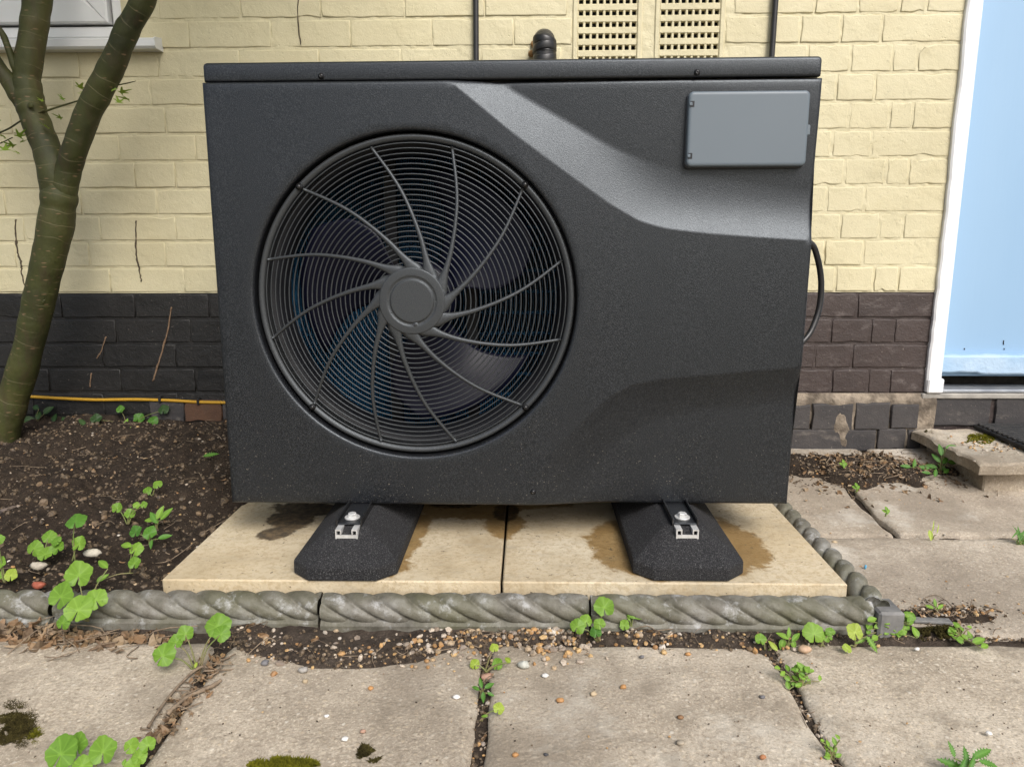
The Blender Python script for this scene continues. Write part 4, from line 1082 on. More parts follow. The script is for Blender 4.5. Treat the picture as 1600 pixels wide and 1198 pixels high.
# yellow cable along the black plinth
pp = [on_y(x, y, WY - .007) for x, y in ((-160, 616), (-60, 618), (30, 619), (90, 622), (150, 624.5), (210, 624), (265, 625.5), (310, 628), (360, 629), (480, 631), (700, 633))]
yc_ = empty('yellow_cable', tuple(pp[4]), 'thin yellow cable clipped along the black plinth at left', 'cable')
V, F, _ = tube(smooth_path(pp, 8), .0048, 10); mk('sheath', V, F, MT['yellow'], yc_)
for x, y in ((250, 623), (310, 627)):
    p = on_y(x, y, WY - .008); B = MB(); B.box(p.x - .004, p.x + .004, WY - .014, WY + .004, p.z - .010, p.z + .010, .0015); B.done('clip', MT['gloss_black'], yc_, smooth=False)
# traces of dead climbers on the wall
def wall_line(pxs, r, mat, name, label, cat):
    P = [on_y(x, y, WY - .001) for x, y in pxs]; sp = smooth_path(P, 7)
    rs = [r * (.55 + .7 * abs(float(vnoise(i * .9, r * 999)))) for i in range(len(sp))]
    sp = [p + Vector((.0018 * float(vnoise(i * .8, 1.1)), 0, 0)) for i, p in enumerate(sp)]
    V, F, _ = tube(sp, rs, 6); tag(mk(name, V, F, MT[mat], base=True), label, cat)
wall_line([(25, 343), (24, 365), (28, 395), (33, 410), (34, 425), (38, 446)], .0030, 'crack', 'vine_scar', 'dark ragged vine scar on cream bricks left of the tree', 'vine scar')
wall_line([(213, 345), (212, 368), (213, 398), (218, 422), (221, 440)], .0028, 'crack', 'vine_scar', 'dark ragged vine scar on cream bricks right of the tree', 'vine scar')
wall_line([(467, -10), (465, 30), (470, 70)], .0022, 'crack', 'vine_scar', 'thin dark crack line above the left end of the lid', 'vine scar')
wall_line([(268, 480), (262, 515), (250, 560), (239, 595)], .0032, 'vine', 'dead_vine', 'longer pale dead vine stem on the black plinth, nearer the heat pump', 'vine')
wall_line([(166, 526), (158, 548), (151, 560)], .0026, 'vine', 'dead_vine', 'upper piece of the dead vine beside the tree on the black plinth', 'vine')
wall_line([(143, 583), (140, 605)], .0026, 'vine', 'dead_vine', 'short lower piece of dead vine just above the yellow cable', 'vine')

# ================================================================== THE MAPLE
TY = 1.95
tb = on_y(8, 690, 1.98)
tree = empty('maple_tree', (tb.x, 1.98, .08), 'young green barked maple forking in front of the wall', 'tree')
def limb(name, pts, k=10, n=20, mat='bark', par=tree, jit=.0016):
    """pts: (px, py, Y, width px)"""
    P = [on_y(x, y, Y) for x, y, Y, w in pts]; R = [w / 2 * (Y * .985) / FPX for x, y, Y, w in pts]
    sp = smooth_path(P, k); rs = [max(.0008, r * (1 + .05 * float(vnoise(i * .33, R[0] * 777)))) for i, r in enumerate(lerp_list(R, k))]
    V, F, UV = tube(sp, rs, n); V = V + jit * np.stack([vnoise(V[:, 0] * 40, V[:, 2] * 40, V[:, 1] * 40, s) for s in (1, 2, 3)], 1)
    return mk(name, V, F, MT[mat], par, uv=UV), sp
trunk, _ = limb('trunk', [(-16, 740, 1.97, 96), (-2, 690, 1.97, 62), (8, 660, 1.97, 50), (22, 620, 1.97, 46), (45, 540, 1.96, 44), (63, 460, 1.955, 46), (77, 400, 1.95, 50), (88, 345, 1.95, 50), (92, 310, 1.95, 52), (94, 285, 1.955, 46), (94, 268, 1.965, 30)])
limb('branch', [(92, 335, 1.95, 36), (98, 300, 1.948, 40), (106, 266, 1.945, 38), (120, 225, 1.93, 37), (140, 172, 1.92, 37), (163, 128, 1.91, 38), (182, 88, 1.90, 36), (200, 45, 1.89, 35), (222, 5, 1.88, 33), (243, -60, 1.86, 31), (265, -170, 1.82, 28), (280, -300, 1.78, 22), (300, -480, 1.74, 14)])
limb('branch', [(89, 335, 1.95, 38), (88, 300, 1.95, 45), (82, 262, 1.95, 44), (68, 220, 1.96, 41), (52, 178, 1.965, 40), (44, 150, 1.97, 44), (42, 122, 1.975, 38), (48, 75, 1.98, 38), (55, 30, 1.985, 39), (61, -30, 1.99, 37), (66, -140, 1.99, 32), (50, -300, 1.98, 22), (40, -450, 1.97, 12)])
limb('branch', [(44, 180, 1.965, 22), (30, 152, 1.96, 27), (12, 125, 1.955, 24), (-10, 95, 1.95, 22), (-50, 20, 1.94, 20), (-90, -120, 1.92, 16), (-110, -260, 1.9, 9)], n=14)
limb('branch', [(30, 125, 1.96, 9), (22, 100, 1.955, 10.5), (8, 62, 1.95, 9), (-10, 30, 1.945, 8), (-40, -40, 1.94, 6)], n=10)
tw, _ = limb('twig', [(60, 178, 1.955, 3.5), (95, 166, 1.95, 2.8), (125, 157, 1.94, 2.2), (150, 148, 1.93, 2.2), (175, 136, 1.92, 2.2), (200, 130, 1.91, 1.6), (212, 127, 1.9, 1)], n=6, jit=.0003)
limb('twig', [(-20, 215, 1.95, 3), (10, 203, 1.94, 2.6), (38, 186, 1.94, 2.6), (70, 172, 1.95, 2.4)], n=6, jit=.0003)
limb('twig', [(-20, 232, 1.94, 2), (5, 222, 1.94, 1.8), (20, 215, 1.94, 1.4)], n=6, jit=.0003)
for px_, py_, s in ((170, 118, 7), (48, 165, 6), (66, 470, 7), (143, 170, 5)):
    p = on_y(px_, py_, 1.895 if px_ == 170 else 1.93); V, F = lump(p, s * .0013, px_, sq=(1, .5, .9)); mk('knot', V, F, MT['bark'], tree)
# maple leaves
def maple_leaf_geo(s, seed):
    r = random.Random(seed); V = [(0, 0, 0)]; tips = [(-105, .55), (-52, .9), (0, 1.15), (52, .9), (105, .55)]; out = []
    for i, (a, l) in enumerate(tips):
        a = rad(a + r.uniform(-6, 6)); l *= r.uniform(.85, 1.1)
        for da, f in ((-.30, .42), (-.13, .75), (0, 1.0), (.13, .75), (.30, .42)): out.append((math.sin(a + da) * l * f, math.cos(a + da) * l * f))
    out.append((0, -.12))
    curl = r.uniform(.1, .5)
    for x, y in out: V.append((x, y, -curl * (x * x + y * y) * .5 + abs(x) * .15))
    V = np.array(V) * s; n = len(V) - 1
    return V, [[0, 1 + (i + 1) % n, 1 + i] for i in range(n)]
def rotm(rx, ry, rz): 
    from mathutils import Euler
    return np.array(Euler((rx, ry, rz)).to_matrix())
for i, (px_, py_, sz, Y) in enumerate([(125, 137, 13, 1.93), (135, 148, 15, 1.92), (148, 140, 13, 1.925), (126, 168, 9, 1.93), (190, 145, 15, 1.905), (200, 156, 13, 1.90), (186, 160, 11, 1.91), (178, 140, 12, 1.905), (97, 155, 10, 1.94), (66, 158, 8, 1.95),
        (95, 185, 11, 1.94), (74, 200, 13, 1.93), (30, 213, 14, 1.93), (8, 215, 15, 1.93), (20, 228, 15, 1.93), (8, 234, 16, 1.92), (30, 240, 10, 1.92), (0, 188, 10, 1.93), (2, 205, 11, 1.93), (33, 222, 9, 1.94)]):
    p = np.array(on_y(px_, py_, Y)); V, F = maple_leaf_geo(sz * .0017 * 1.0, i); R_ = rotm(random.uniform(.3, 1.3), random.uniform(-.5, .5), random.uniform(-2.6, 2.6))
    mk('leaf', V @ R_.T + p, F, MT['leaf_maple'], tree, smooth=False)
B = MB()  # unseen crown of the maple, spread and sized to shade the left wall
for i in range(2900):
    a = random.uniform(0, 2 * math.pi); r = random.random() ** .5
    c = (-.98 + .80 * r * math.cos(a), 1.48 + .70 * r * math.sin(a), 1.95 + random.gauss(0, .20) + .12 * math.sin(5 * a))
    q_ = px_of(c)
    if -60 < q_[0] < 1700 and q_[1] > -40: continue
    if c[1] > WY - .05 or c[2] < 1.45: continue
    V, F = maple_leaf_geo(random.uniform(.028, .046), i % 40); B.add(V @ rotm(random.uniform(-.6, .9), random.uniform(-.6, .6), random.uniform(0, 6.28)).T + np.array(c), F)
B.done('shade_crown', MT['leaf_maple'], tree, smooth=False)

# ================================================================== WEEDS
def round_leaf_geo(seed, notch=True):
    """scalloped kidney leaf, radius 1, petiole at origin side; u of the uv marks the veins"""
    r = random.Random(seed); nA, rings = 66, [0, .25, .5, .72, .88, 1.0]; V = []; UV = []; nl = 9; V.append((0, 0, 0)); UV.append((1, 0))
    cup = r.uniform(-.22, .16); wv = r.uniform(.05, .13); ph = r.uniform(0, 6); asy = r.uniform(.02, .08)
    for q_ in rings[1:]:
        for i in range(nA):
            t = i / (nA - 1); a = -math.pi / 2 + .13 + t * (2 * math.pi - .26); l = t * nl
            rad_ = (1 + .10 * math.sin(a) + asy * math.sin(2 * a + ph) + .05 * math.sin(5 * a + ph * 2)) * (1 - .075 * (1 - abs(math.sin(math.pi * l * 1.5)) ** .6) * (q_ > .8)) * (1 - .22 * (abs(t - .5) * 2) ** 14)
            x, y = q_ * rad_ * math.cos(a), q_ * rad_ * math.sin(a)
            vein = max(0, 1 - abs((l % 1) - .5) * 7 / (1.1 - .4 * q_) ) if q_ < .97 else 0
            z = cup * q_ * q_ + wv * q_ * math.sin(3 * a + ph) - .016 * q_ * abs(math.sin(math.pi * l)) + .05 * q_ * float(vnoise(q_ * math.cos(a) * 2.5 + seed, q_ * math.sin(a) * 2.5))
            V.append((x, y, z)); UV.append((vein, q_))
    F = [[0, 1 + i, 2 + i] for i in range(nA - 1)]
    for k in range(len(rings) - 2):
        o = 1 + k * nA; F += [[o + i, o + nA + i, o + nA + i + 1, o + i + 1] for i in range(nA - 1)]
    return np.array(V), F, UV
def oval_leaf_geo(seed, wid=.42, jag=0.0):
    r = random.Random(seed); n = 22; V = []; UV = []; bend = r.uniform(.15, .5)
    for i in range(n + 1):
        t = i / n; w = wid * math.sin(math.pi * t ** .8) ** .8 * (1 - .0 * t) * (1 + jag * (1 if i % 3 == 0 else -1) * (0 < t < .95))
        for s in (-1, -.5, 0, .5, 1):
            V.append((s * w, t * 2 - .0, -bend * t * t + .12 * abs(s) * w * 2)); UV.append((1 - min(1, abs(s) * 2.2), t))
    return np.array(V), grid_faces(5, n + 1).tolist(), UV
LG = {'round': [round_leaf_geo(s) for s in range(7)], 'oval': [oval_leaf_geo(s) for s in range(4)], 'jag': [oval_leaf_geo(s, .36, .28) for s in range(4)], 'thin': [oval_leaf_geo(s, .10) for s in range(3)],
      'small': [oval_leaf_geo(s + 20, .62) for s in range(4)]}
_hx = np.arange(-2.0, 2.2, .006); _hy = np.arange(.3, 2.3, .006); _HT = soil_h(*np.meshgrid(_hx, _hy))
def hs_(x, y):
    i = min(max(int((x + 2.0) / .006 + .5), 0), len(_hx) - 1); j = min(max(int((y - .3) / .006 + .5), 0), len(_hy) - 1); return float(_HT[j, i])
def weed(name, label, cat, base_px, leaves, bz=None, mat='leaf', lift=0.0, stemr=.0011, group='weeds growing around the plinth'):
    """leaves: (px, py, radius px, kind, toward-camera tilt 0..1, turn in the leaf plane in degrees, depth offset)"""
    z = bz if bz is not None else 0.004
    b = on_z(*base_px, z)
    root = empty(name, (b.x, b.y, z), label, cat, group)
    for lf in leaves:
        px_, py_, rp, kind, tilt, turn = lf[:6]; off = lf[6] if len(lf) > 6 else 0.0; mm = lf[7] if len(lf) > 7 else mat
        Y = b.y - off; p = on_y(px_, py_, Y)
        gmin = max(z, hs_(p.x, p.y)) + .004
        if p.z < gmin: p = on_z(px_, py_, gmin)
        r = rp * Y * 1.0 / FPX
        V, F, UV = random.choice(LG[kind]); V = V * r
        rz = rad(turn); c_, s_ = math.cos(rz), math.sin(rz)
        V = np.stack([V[:, 0] * c_ - V[:, 1] * s_, V[:, 0] * s_ + V[:, 1] * c_, V[:, 2]], 1)
        if kind != 'round': V = V - np.array([-s_, c_, 0]) * r * 1.0     # oval leaves are centred on the pixel
        R_ = rotm(rad(20 + 65 * tilt), rad(random.uniform(-16, 16)), 0)
        V = V @ R_.T; c = np.array(p)
        att = c + (R_ @ (np.array([s_, -c_, 0]) * r * (1.0 if kind != 'round' else .05)))
        mk('leaf', V + c, F, MT[mm], root, uv=UV)
        P = [Vector((b.x + random.uniform(-.004, .004), b.y, z - .006)), Vector((b.x * .55 + att[0] * .45, b.y * .6 + att[1] * .4 , z + (att[2] - z) * .6)), Vector(att) + Vector((0, 0, -.0012))]
        V, F, _ = tube(smooth_path(P, 5), [stemr * 1.2] * 5 + [stemr * .9] * 6, 6); mk('stem', V, F, MT['stem'], root)
    return root
S = .045
weed('weed', 'large round leaved weed overhanging the rope edging at far left', 'weed', (135, 965),
     [(123, 899, 23, 'round', .55, 10, -.02), (95, 932, 23, 'round', .5, -35, .01), (150, 937, 19, 'round', .5, 40, .015), (122, 953, 24, 'round', .35, 5, .03), (98, 973, 13, 'round', .6, -20, .04), (160, 880, 14, 'oval', .3, 60, -.03)], .03)
weed('weed', 'low clump of overlapping round leaves on the soil at far left', 'weed', (70, 868), [(53, 857, 14, 'round', .55, -30), (76, 839, 12, 'round', .4, 0, -.01), (90, 856, 12, 'round', .5, 40), (70, 866, 13, 'round', .3, 10, .01), (88, 845, 9, 'round', .4, 60)], .065, 'leaf')
weed('weed', 'two round leaves one above the other on thin stalks in the soil', 'weed', (114, 872), [(118, 814, 17, 'round', .15, 10, 0, 'leaf_dark'), (124, 850, 13, 'round', .6, -10)], .065)
weed('weed', 'row of four small round leaves midway up the soil bed', 'weed', (198, 815), [(183, 794, 9, 'round', .6, 0), (203, 803, 9, 'round', .4, 20), (213, 790, 6, 'round', .5, 0), (225, 789, 6, 'round', .6, 0)], .078, 'leaf')
weed('weed', 'weed with upright pointed leaves behind the round leaved clumps', 'weed', (245, 822), [(240, 808, 13, 'oval', .5, 50, 0, 'leaf_dark'), (260, 802, 13, 'oval', .5, -50), (250, 800, 12, 'oval', .7, -10), (232, 812, 10, 'oval', .3, 75)], .074)
weed('weed', 'ragged dark leaves between the pointed weed and the slab', 'weed', (235, 846), [(212, 831, 11, 'round', .45, 0), (234, 833, 12, 'round', .35, 20), (258, 838, 11, 'oval', .3, -60), (236, 850, 8, 'oval', .4, 180)], .068, 'leaf_dark')
weed('weed', 'bright weed with bent leaves left of the slab corner', 'weed', (205, 890), [(196, 851, 13, 'oval', .3, 70), (212, 858, 12, 'round', .4, -20), (210, 880, 11, 'round', .5, 0, .01), (160, 902, 10, 'oval', .5, -35)], .058)
weed('weed', 'tiny pair of leaves high in the soil bed near the unit', 'weed', (238, 775), [(229, 767, 8, 'round', .4, -40), (246, 757, 8, 'round', .4, 30)], .085)
weed('weed', 'leaves cut by the left picture edge in the soil bed', 'weed', (5, 905), [(-2, 843, 9, 'round', .5, 0), (0, 880, 11, 'round', .5, 0), (17, 899, 11, 'round', .5, 20, 0, 'leaf_lime'), (-3, 900, 8, 'round', .5, 0)], .055)
weed('weed', 'single dark lobed leaf on the soil close to the unit', 'weed', (322, 716), [(330, 710, 12, 'jag', .2, -60)], .1, 'leaf_dark')
weed('weed', 'weed with three rounded leaves at the slab joint below the edging', 'weed', (308, 1045), [(254, 1024, 20, 'round', .5, -30, .02), (275, 1003, 13, 'round', .3, 10), (290, 990, 14, 'round', .45, 30, -.01), (340, 979, 22, 'round', .45, 0, -.02), (345, 990, 15, 'round', .35, -30, -.01), (306, 1038, 5, 'small', .4, 0, .01, 'leaf_lime')], .0)
weed('weed', 'biggest round leaved weed at the bottom left edge', 'weed', (145, 1215), [(95, 1178, 30, 'round', .45, -15, .0), (120, 1165, 21, 'round', .4, 20, -.02), (161, 1174, 25, 'round', .5, 5, .0), (128, 1196, 18, 'round', .3, 0, .01)], .0)
weed('weed', 'small ruffled weed right of the biggest bottom left weed', 'weed', (214, 1200), [(204, 1166, 14, 'round', .35, -40, .0), (231, 1164, 14, 'round', .35, 40), (217, 1183, 14, 'round', .4, 0, .01), (208, 1197, 15, 'round', .4, 10, .015), (194, 1190, 6, 'small', .4, 0, .01)], .0)
weed('weed', 'round leaved weed at the middle joint of the rope edging', 'weed', (934, 996), [(944, 949, 17, 'round', .6, 0), (902, 979, 13, 'round', .5, -40, .01), (916, 970, 11, 'round', .4, 20), (937, 975, 10, 'round', .5, 20, .01), (931, 988, 10, 'round', .4, 0, .015, 'leaf_dark')], .004)
weed('weed', 'weed with one long folded leaf in front of the right edging stone', 'weed', (985, 985), [(1001, 962, 13, 'oval', .35, -70), (990, 958, 10, 'round', .4, 30), (976, 977, 9, 'round', .5, -10, .01), (982, 964, 6, 'oval', .5, 20)], .004)
weed('weed', 'small star shaped seedling in the middle slab joint', 'weed', (753, 1085), [(743, 1074, 8, 'oval', .3, 60), (765, 1070, 10, 'oval', .3, -50), (751, 1066, 9, 'oval', .6, 10), (755, 1089, 9, 'oval', .5, 180), (767, 1084, 7, 'oval', .3, -100)], .0, 'leaf_dark')
weed('weed', 'single lime leaf on a pale stalk beside the middle slab joint', 'weed', (752, 1120), [(779, 1107, 10, 'round', .5, -20, 0, 'leaf_lime'), (757, 1118, 6, 'oval', .4, 90)], .0)
weed('weed', 'pair of yellow green leaves at the top of the middle slab joint', 'weed', (760, 1045), [(742, 1038, 9, 'round', .5, 0, 0, 'leaf_lime'), (777, 1038, 10, 'round', .5, -20), (772, 1012, 8, 'round', .3, 0, 0, 'leaf_lime'), (793, 1030, 7, 'small', .3, 40, 0, 'leaf_lime')], .0)
weed('weed', 'two small leaves left of the seedling rosette below the edging', 'weed', (1198, 1010), [(1188, 999, 10, 'round', .4, 0), (1208, 1008, 10, 'oval', .6, 30, 0, 'leaf_lime')], .004)
weed('weed', 'upright seedling rosette below the right edging stone', 'weed', (1232, 1008), [(1223, 992, 11, 'oval', .3, 60), (1244, 994, 11, 'oval', .3, -55), (1233, 988, 9, 'oval', .8, 0), (1222, 1006, 9, 'small', .5, 150), (1240, 1006, 8, 'small', .5, 200)], .004)
weed('weed', 'largest round leaf below the right end of the edging', 'weed', (1285, 1005), [(1272, 990, 18, 'round', .55, 0), (1293, 995, 9, 'round', .5, 30), (1298, 987, 8, 'round', .4, 30)], .004)
weed('weed', 'pale lobed leaves hanging over the right slab corner', 'weed', (1335, 1005), [(1336, 988, 14, 'round', .45, 0, 0, 'leaf_lime'), (1363, 1006, 15, 'jag', .45, 210, .01), (1324, 1013, 8, 'round', .4, 0, .01, 'leaf_lime'), (1345, 1000, 11, 'jag', .4, 120)], .004)
random.seed(5)
weed('weed', 'spreading clump of many small leaves at the grey corner block', 'weed', (1390, 985), [(1362 + random.uniform(-5, 70), 962 + random.uniform(0, 34), random.uniform(5, 10), random.choice(['round', 'small', 'small']), random.uniform(.2, .6), random.uniform(-90, 90), random.uniform(-.01, .015)) for _ in range(26)], .006)
weed('weed', 'sprawling fine leaved weed right of the grey corner block', 'weed', (1500, 995), [(1485 + random.uniform(0, 32), 975 + random.uniform(0, 26), random.uniform(4, 7), 'small', random.uniform(.2, .5), random.uniform(-90, 90)) for _ in range(16)] + [(1530, 1000, 14, 'oval', .25, -70), (1540, 1008, 11, 'oval', .25, -60), (1497, 998, 9, 'oval', .3, 40)], .006)
weed('weed', 'bushy clump of tiny leaves in the right slab joint', 'weed', (1250, 1068), [(1250 + random.gauss(0, 12), 1052 + random.gauss(0, 10), random.uniform(4.5, 8), 'small', random.uniform(.2, .7), random.uniform(-100, 100), random.uniform(-.012, .012)) for _ in range(40)], .0)
weed('weed', 'small sprig lower down in the right slab joint', 'weed', (1300, 1180), [(1300 + random.gauss(0, 7), 1172 + random.gauss(0, 10), random.uniform(4, 7), 'small', random.uniform(.2, .7), random.uniform(-100, 100)) for _ in range(14)], .0)
weed('weed', 'jagged leaved weed at the bottom right edge', 'weed', (1512, 1205), [(1488, 1170, 13, 'jag', .6, 10), (1535, 1176, 22, 'jag', .3, -70), (1485, 1192, 22, 'jag', .3, 75), (1510, 1180, 16, 'jag', .5, -15), (1545, 1192, 18, 'jag', .25, -95, .01), (1505, 1195, 16, 'jag', .35, 150, .01), (1520, 1190, 14, 'jag', .5, -30, .01)], .0, 'leaf_dark')
weed('weed', 'glossy leaved sprig growing beside the concrete step', 'weed', (1468, 742), [(1487, 698, 10, 'oval', .4, -80), (1470, 702, 10, 'oval', .7, -10), (1463, 715, 9, 'oval', .6, 20), (1478, 718, 9, 'oval', .6, -40), (1489, 722, 9, 'oval', .5, -80), (1455, 728, 9, 'oval', .5, 60), (1443, 730, 9, 'oval', .5, 70), (1429, 724, 8, 'oval', .8, 0), (1415, 728, 8, 'oval', .5, 80), (1480, 735, 8, 'oval', .5, -50), (1447, 738, 7, 'oval', .4, 90), (1462, 738, 8, 'oval', .5, -20), (1472, 730, 8, 'oval', .6, 30)], .03, 'leaf_dark')
weed('weed', 'tiny rosette on the dirt right of the grey slate strip', 'weed', (1461, 955), [(1452, 947, 7, 'oval', .4, 60), (1470, 947, 7, 'oval', .4, -60), (1461, 941, 7, 'oval', .7, 0), (1463, 953, 6, 'oval', .4, 170)], .008)
weed('seedling', 'thin pale seedling in the joint across the right path', 'seedling', (1456, 842), [(1459, 822, 10, 'thin', .9, -15), (1454, 836, 9, 'oval', .5, 170, .01, 'leaf_lime'), (1466, 826, 9, 'thin', .8, -35)], .0, 'leaf_lime')
weed('grass_tuft', 'grass tuft at the right picture edge on the path', 'grass', (1596, 852), [(1585 + random.uniform(0, 24), 838 + random.uniform(-6, 8), random.uniform(8, 14), 'thin', random.uniform(.6, 1), random.uniform(-50, 50)) for _ in range(22)], .0, 'leaf_dark')
for px_, py_, lab in ((1318, 730, 'tiny green seedling on the small slab by the footing'), (1367, 722, 'tiny yellow green seedling right of the footing slab joint'), (1338, 766, 'tiny seedling at the dirt edge of the far slab'), (1385, 803, 'tiny seedling in the joint between the far slabs'), (1394, 690, 'tiny seedling at the foot of the wall near the step')):
    zz_ = .03 if py_ > 710 else .05
    weed('seedling', lab, 'seedling', (px_, py_), [(px_ + dx, py_ - 5 + dy, 4.2, 'small', .5, t) for dx, dy, t in ((-3, 0, 50), (3, 0, -50), (0, -4, 0), (1, 2, 180))], zz_, stemr=.0007)
# dark leaves at the foot of the tree and the wall
B0 = [(60, 648, 8), (75, 640, 9), (45, 655, 9), (30, 648, 8), (85, 652, 8), (100, 655, 7), (55, 636, 7), (20, 660, 8)]
weed('ivy_plant', 'dull dark leaves at the foot of the maple trunk', 'ivy', (55, 672), [(a, b, r, 'small', .6, random.uniform(-90, 90)) for a, b, r in B0], .10, 'leaf_ivy')
weed('ivy_plant', 'ivy sprig climbing the black plinth beside the trunk', 'ivy', (58, 640), [(68, 543, 6, 'round', .9, 0), (64, 558, 7, 'round', .9, 0), (55, 588, 6, 'round', .9, 10), (50, 598, 7, 'round', .9, 0), (58, 572, 5, 'round', .9, 0)], .14, 'leaf_ivy')
weed('weed', 'low dark weeds along the wall behind the soil bed', 'weed', (200, 668), [(150, 655, 9, 'round', .4, 0), (128, 659, 9, 'oval', .4, 60), (188, 640, 7, 'round', .5, 0, 0, 'leaf_dark'), (197, 660, 8, 'oval', .6, 0, 0, 'leaf'), (217, 654, 9, 'round', .5, 0, 0, 'leaf_dark'), (238, 658, 9, 'round', .5, 0, 0, 'leaf_dark'), (255, 640, 9, 'round', .5, 0), (202, 672, 6, 'oval', .6, 0, 0, 'leaf')], .11, 'leaf_ivy')

# ================================================================== SMALL STONES, LITTER, MOSS
def stones(n, pos, size, flat=(.55, .9), seed=0):
    """many faceted pebbles in one mesh; pos() -> x, y, z"""
    r = np.random.default_rng(seed); B_V = []; B_F = []; o = 0
    phi = (1 + 5 ** .5) / 2
    ico = np.array([(-1, phi, 0), (1, phi, 0), (-1, -phi, 0), (1, -phi, 0), (0, -1, phi), (0, 1, phi), (0, -1, -phi), (0, 1, -phi), (phi, 0, -1), (phi, 0, 1), (-phi, 0, -1), (-phi, 0, 1)]) / 1.9
    fi = np.array([(0, 11, 5), (0, 5, 1), (0, 1, 7), (0, 7, 10), (0, 10, 11), (1, 5, 9), (5, 11, 4), (11, 10, 2), (10, 7, 6), (7, 1, 8), (3, 9, 4), (3, 4, 2), (3, 2, 6), (3, 6, 8), (3, 8, 9), (4, 9, 5), (2, 4, 11), (6, 2, 10), (8, 6, 7), (9, 8, 1)])
    for i in range(n):
        x, y, z = pos(); s = size(r); sc = s * np.array([r.uniform(.7, 1.3), r.uniform(.6, 1.1), r.uniform(*flat)])
        V = ico * (1 + r.uniform(-.18, .18, (12, 1))); V = V * sc; a = r.uniform(0, 6.28); b = r.uniform(-.35, .35)
        V = V @ rotm(b, r.uniform(-.3, .3), a).T; V = V + np.array([x, y, z + sc[2] * .45])
        B_V.append(V); B_F.append(fi + o); o += 12
    return np.concatenate(B_V), np.concatenate(B_F)
def surf(x, y):
    """top of whatever lies at x, y on the ground"""
    h = hs_(x, y); sl = -9
    if y < 1.14 or x > X_SIDE + .04: sl = float(gz(y)) + .0005
    return max(h, sl) if not _in_joint(x, y) else h
def _in_joint(x, y):
    if y < 1.13: return min(abs(x - j) for j in (jl, jm, jr)) < gp
    return False
gravel_ramp = [(0, (.30, .15, .055)), (.2, (.46, .25, .09)), (.4, (.56, .38, .17)), (.55, (.36, .30, .24)), (.7, (.60, .52, .42)), (.85, (.20, .165, .14)), (1, (.68, .63, .55))]
MT['gravel'] = mat_pebble('mixed_flint_gravel', gravel_ramp)
MT['clod'] = mat_pebble('soil_crumbs', [(0, (.012, .009, .007)), (.6, (.026, .019, .014)), (.93, (.048, .035, .025)), (1, (.14, .09, .05))])
def p_strip():
    while True:
        x = random.uniform(-1.25, 1.35); e = float(soil_edge(x)); y = e + .012 + abs(random.gauss(0, .035))
        if y < 1.165: return x, y, surf(x, y) - .001
def p_clump():
    c = random.choices([(720, 1000, 55, 12), (845, 990, 45, 14), (870, 1008, 35, 16), (600, 1022, 60, 14), (440, 1010, 70, 18), (1010, 995, 40, 10), (700, 1020, 30, 10), (1290, 1000, 60, 12)], [3, 4, 4, 3, 2, 2, 2, 1])[0]
    while True:
        p = on_z(random.gauss(c[0], c[2]), random.gauss(c[1], c[3]), 0)
        if p.y < 1.168: return p.x, p.y, surf(p.x, p.y) - .0005
def p_joint():
    j = random.choice((jl, jm, jr, jm, jr)); y = random.uniform(.74, 1.14); x = j + random.uniform(-.012, .012); return x, y, hs_(x, y) + .001
def p_pave():
    while True:
        p = on_z(random.uniform(-50, 1650), 985 + 230 * random.random(), 0)
        if not _in_joint(p.x, p.y) and p.y < 1.14: return p.x, p.y, surf(p.x, p.y)
def p_bed():
    while True:
        x = random.uniform(-1.5, X_PL + .04); y = random.uniform(1.215, 2.14)
        if x < X_PL - .005 or y > Y_PB: return x, y, hs_(x, y) - .002
def p_right():
    while True:
        p = on_z(random.gauss(1385, 95), random.gauss(743, 15), .02)
        if X_SIDE + .03 < p.x < 1.6 and p.y < 2.12: return p.x, p.y, surf(p.x, p.y) - .001
def p_right2():
    p = on_z(random.gauss(1470, 50), random.gauss(962, 10), .0)
    return p.x, max(p.y, 1.14), surf(p.x, max(p.y, 1.14)) - .001
def p_far():
    while True:
        p = on_z(random.uniform(1250, 1650), random.uniform(755, 990), 0)
        if p.x > X_SIDE + .05: return p.x, p.y, surf(p.x, p.y)
def p_step():
    p = on_z(random.gauss(1545, 32), random.gauss(697, 9), ST); return p.x, p.y, ST
def multi(parts, seed):
    Vs = []; Fs = []; o = 0
    for i, (n, pos, size, *fl) in enumerate(parts):
        V, F = stones(n, pos, size, fl[0] if fl else (.55, .9), seed + i); Vs.append(V); Fs.append(F + o); o += len(V)
    return np.concatenate(Vs), np.concatenate(Fs)
random.seed(21)
V, F = multi([(150, p_clump, lambda r: r.uniform(.0036, .0072)), (210, p_clump, lambda r: r.uniform(.0020, .0042)), (330, p_strip, lambda r: r.uniform(.0012, .0040)), (120, p_joint, lambda r: r.uniform(.0016, .0045)),
              (40, p_pave, lambda r: r.uniform(.0008, .0022)), (260, p_bed, lambda r: r.uniform(.0015, .0048)), (170, p_right, lambda r: r.uniform(.0015, .0042)), (140, p_right2, lambda r: r.uniform(.0015, .0045)), (70, p_far, lambda r: r.uniform(.0012, .0032)), (60, p_step, lambda r: r.uniform(.002, .0045))], 3)
tag(mk('gravel', V, F, MT['gravel'], smooth=False), 'scattered mixed flint gravel over soil strips and paving', 'gravel', kind='stuff')
V, F = multi([(4600, p_bed, lambda r: min(.010, .0016 + r.exponential(.0017)), (.6, 1.0)), (1500, p_strip, lambda r: min(.006, .0012 + r.exponential(.0011)), (.6, 1.0)), (420, p_joint, lambda r: r.uniform(.0015, .004)), (900, p_right, lambda r: min(.007, .0015 + r.exponential(.0014))), (350, p_right2, lambda r: r.uniform(.001, .003)), (170, p_pave, lambda r: r.uniform(.0008, .0018))], 40)
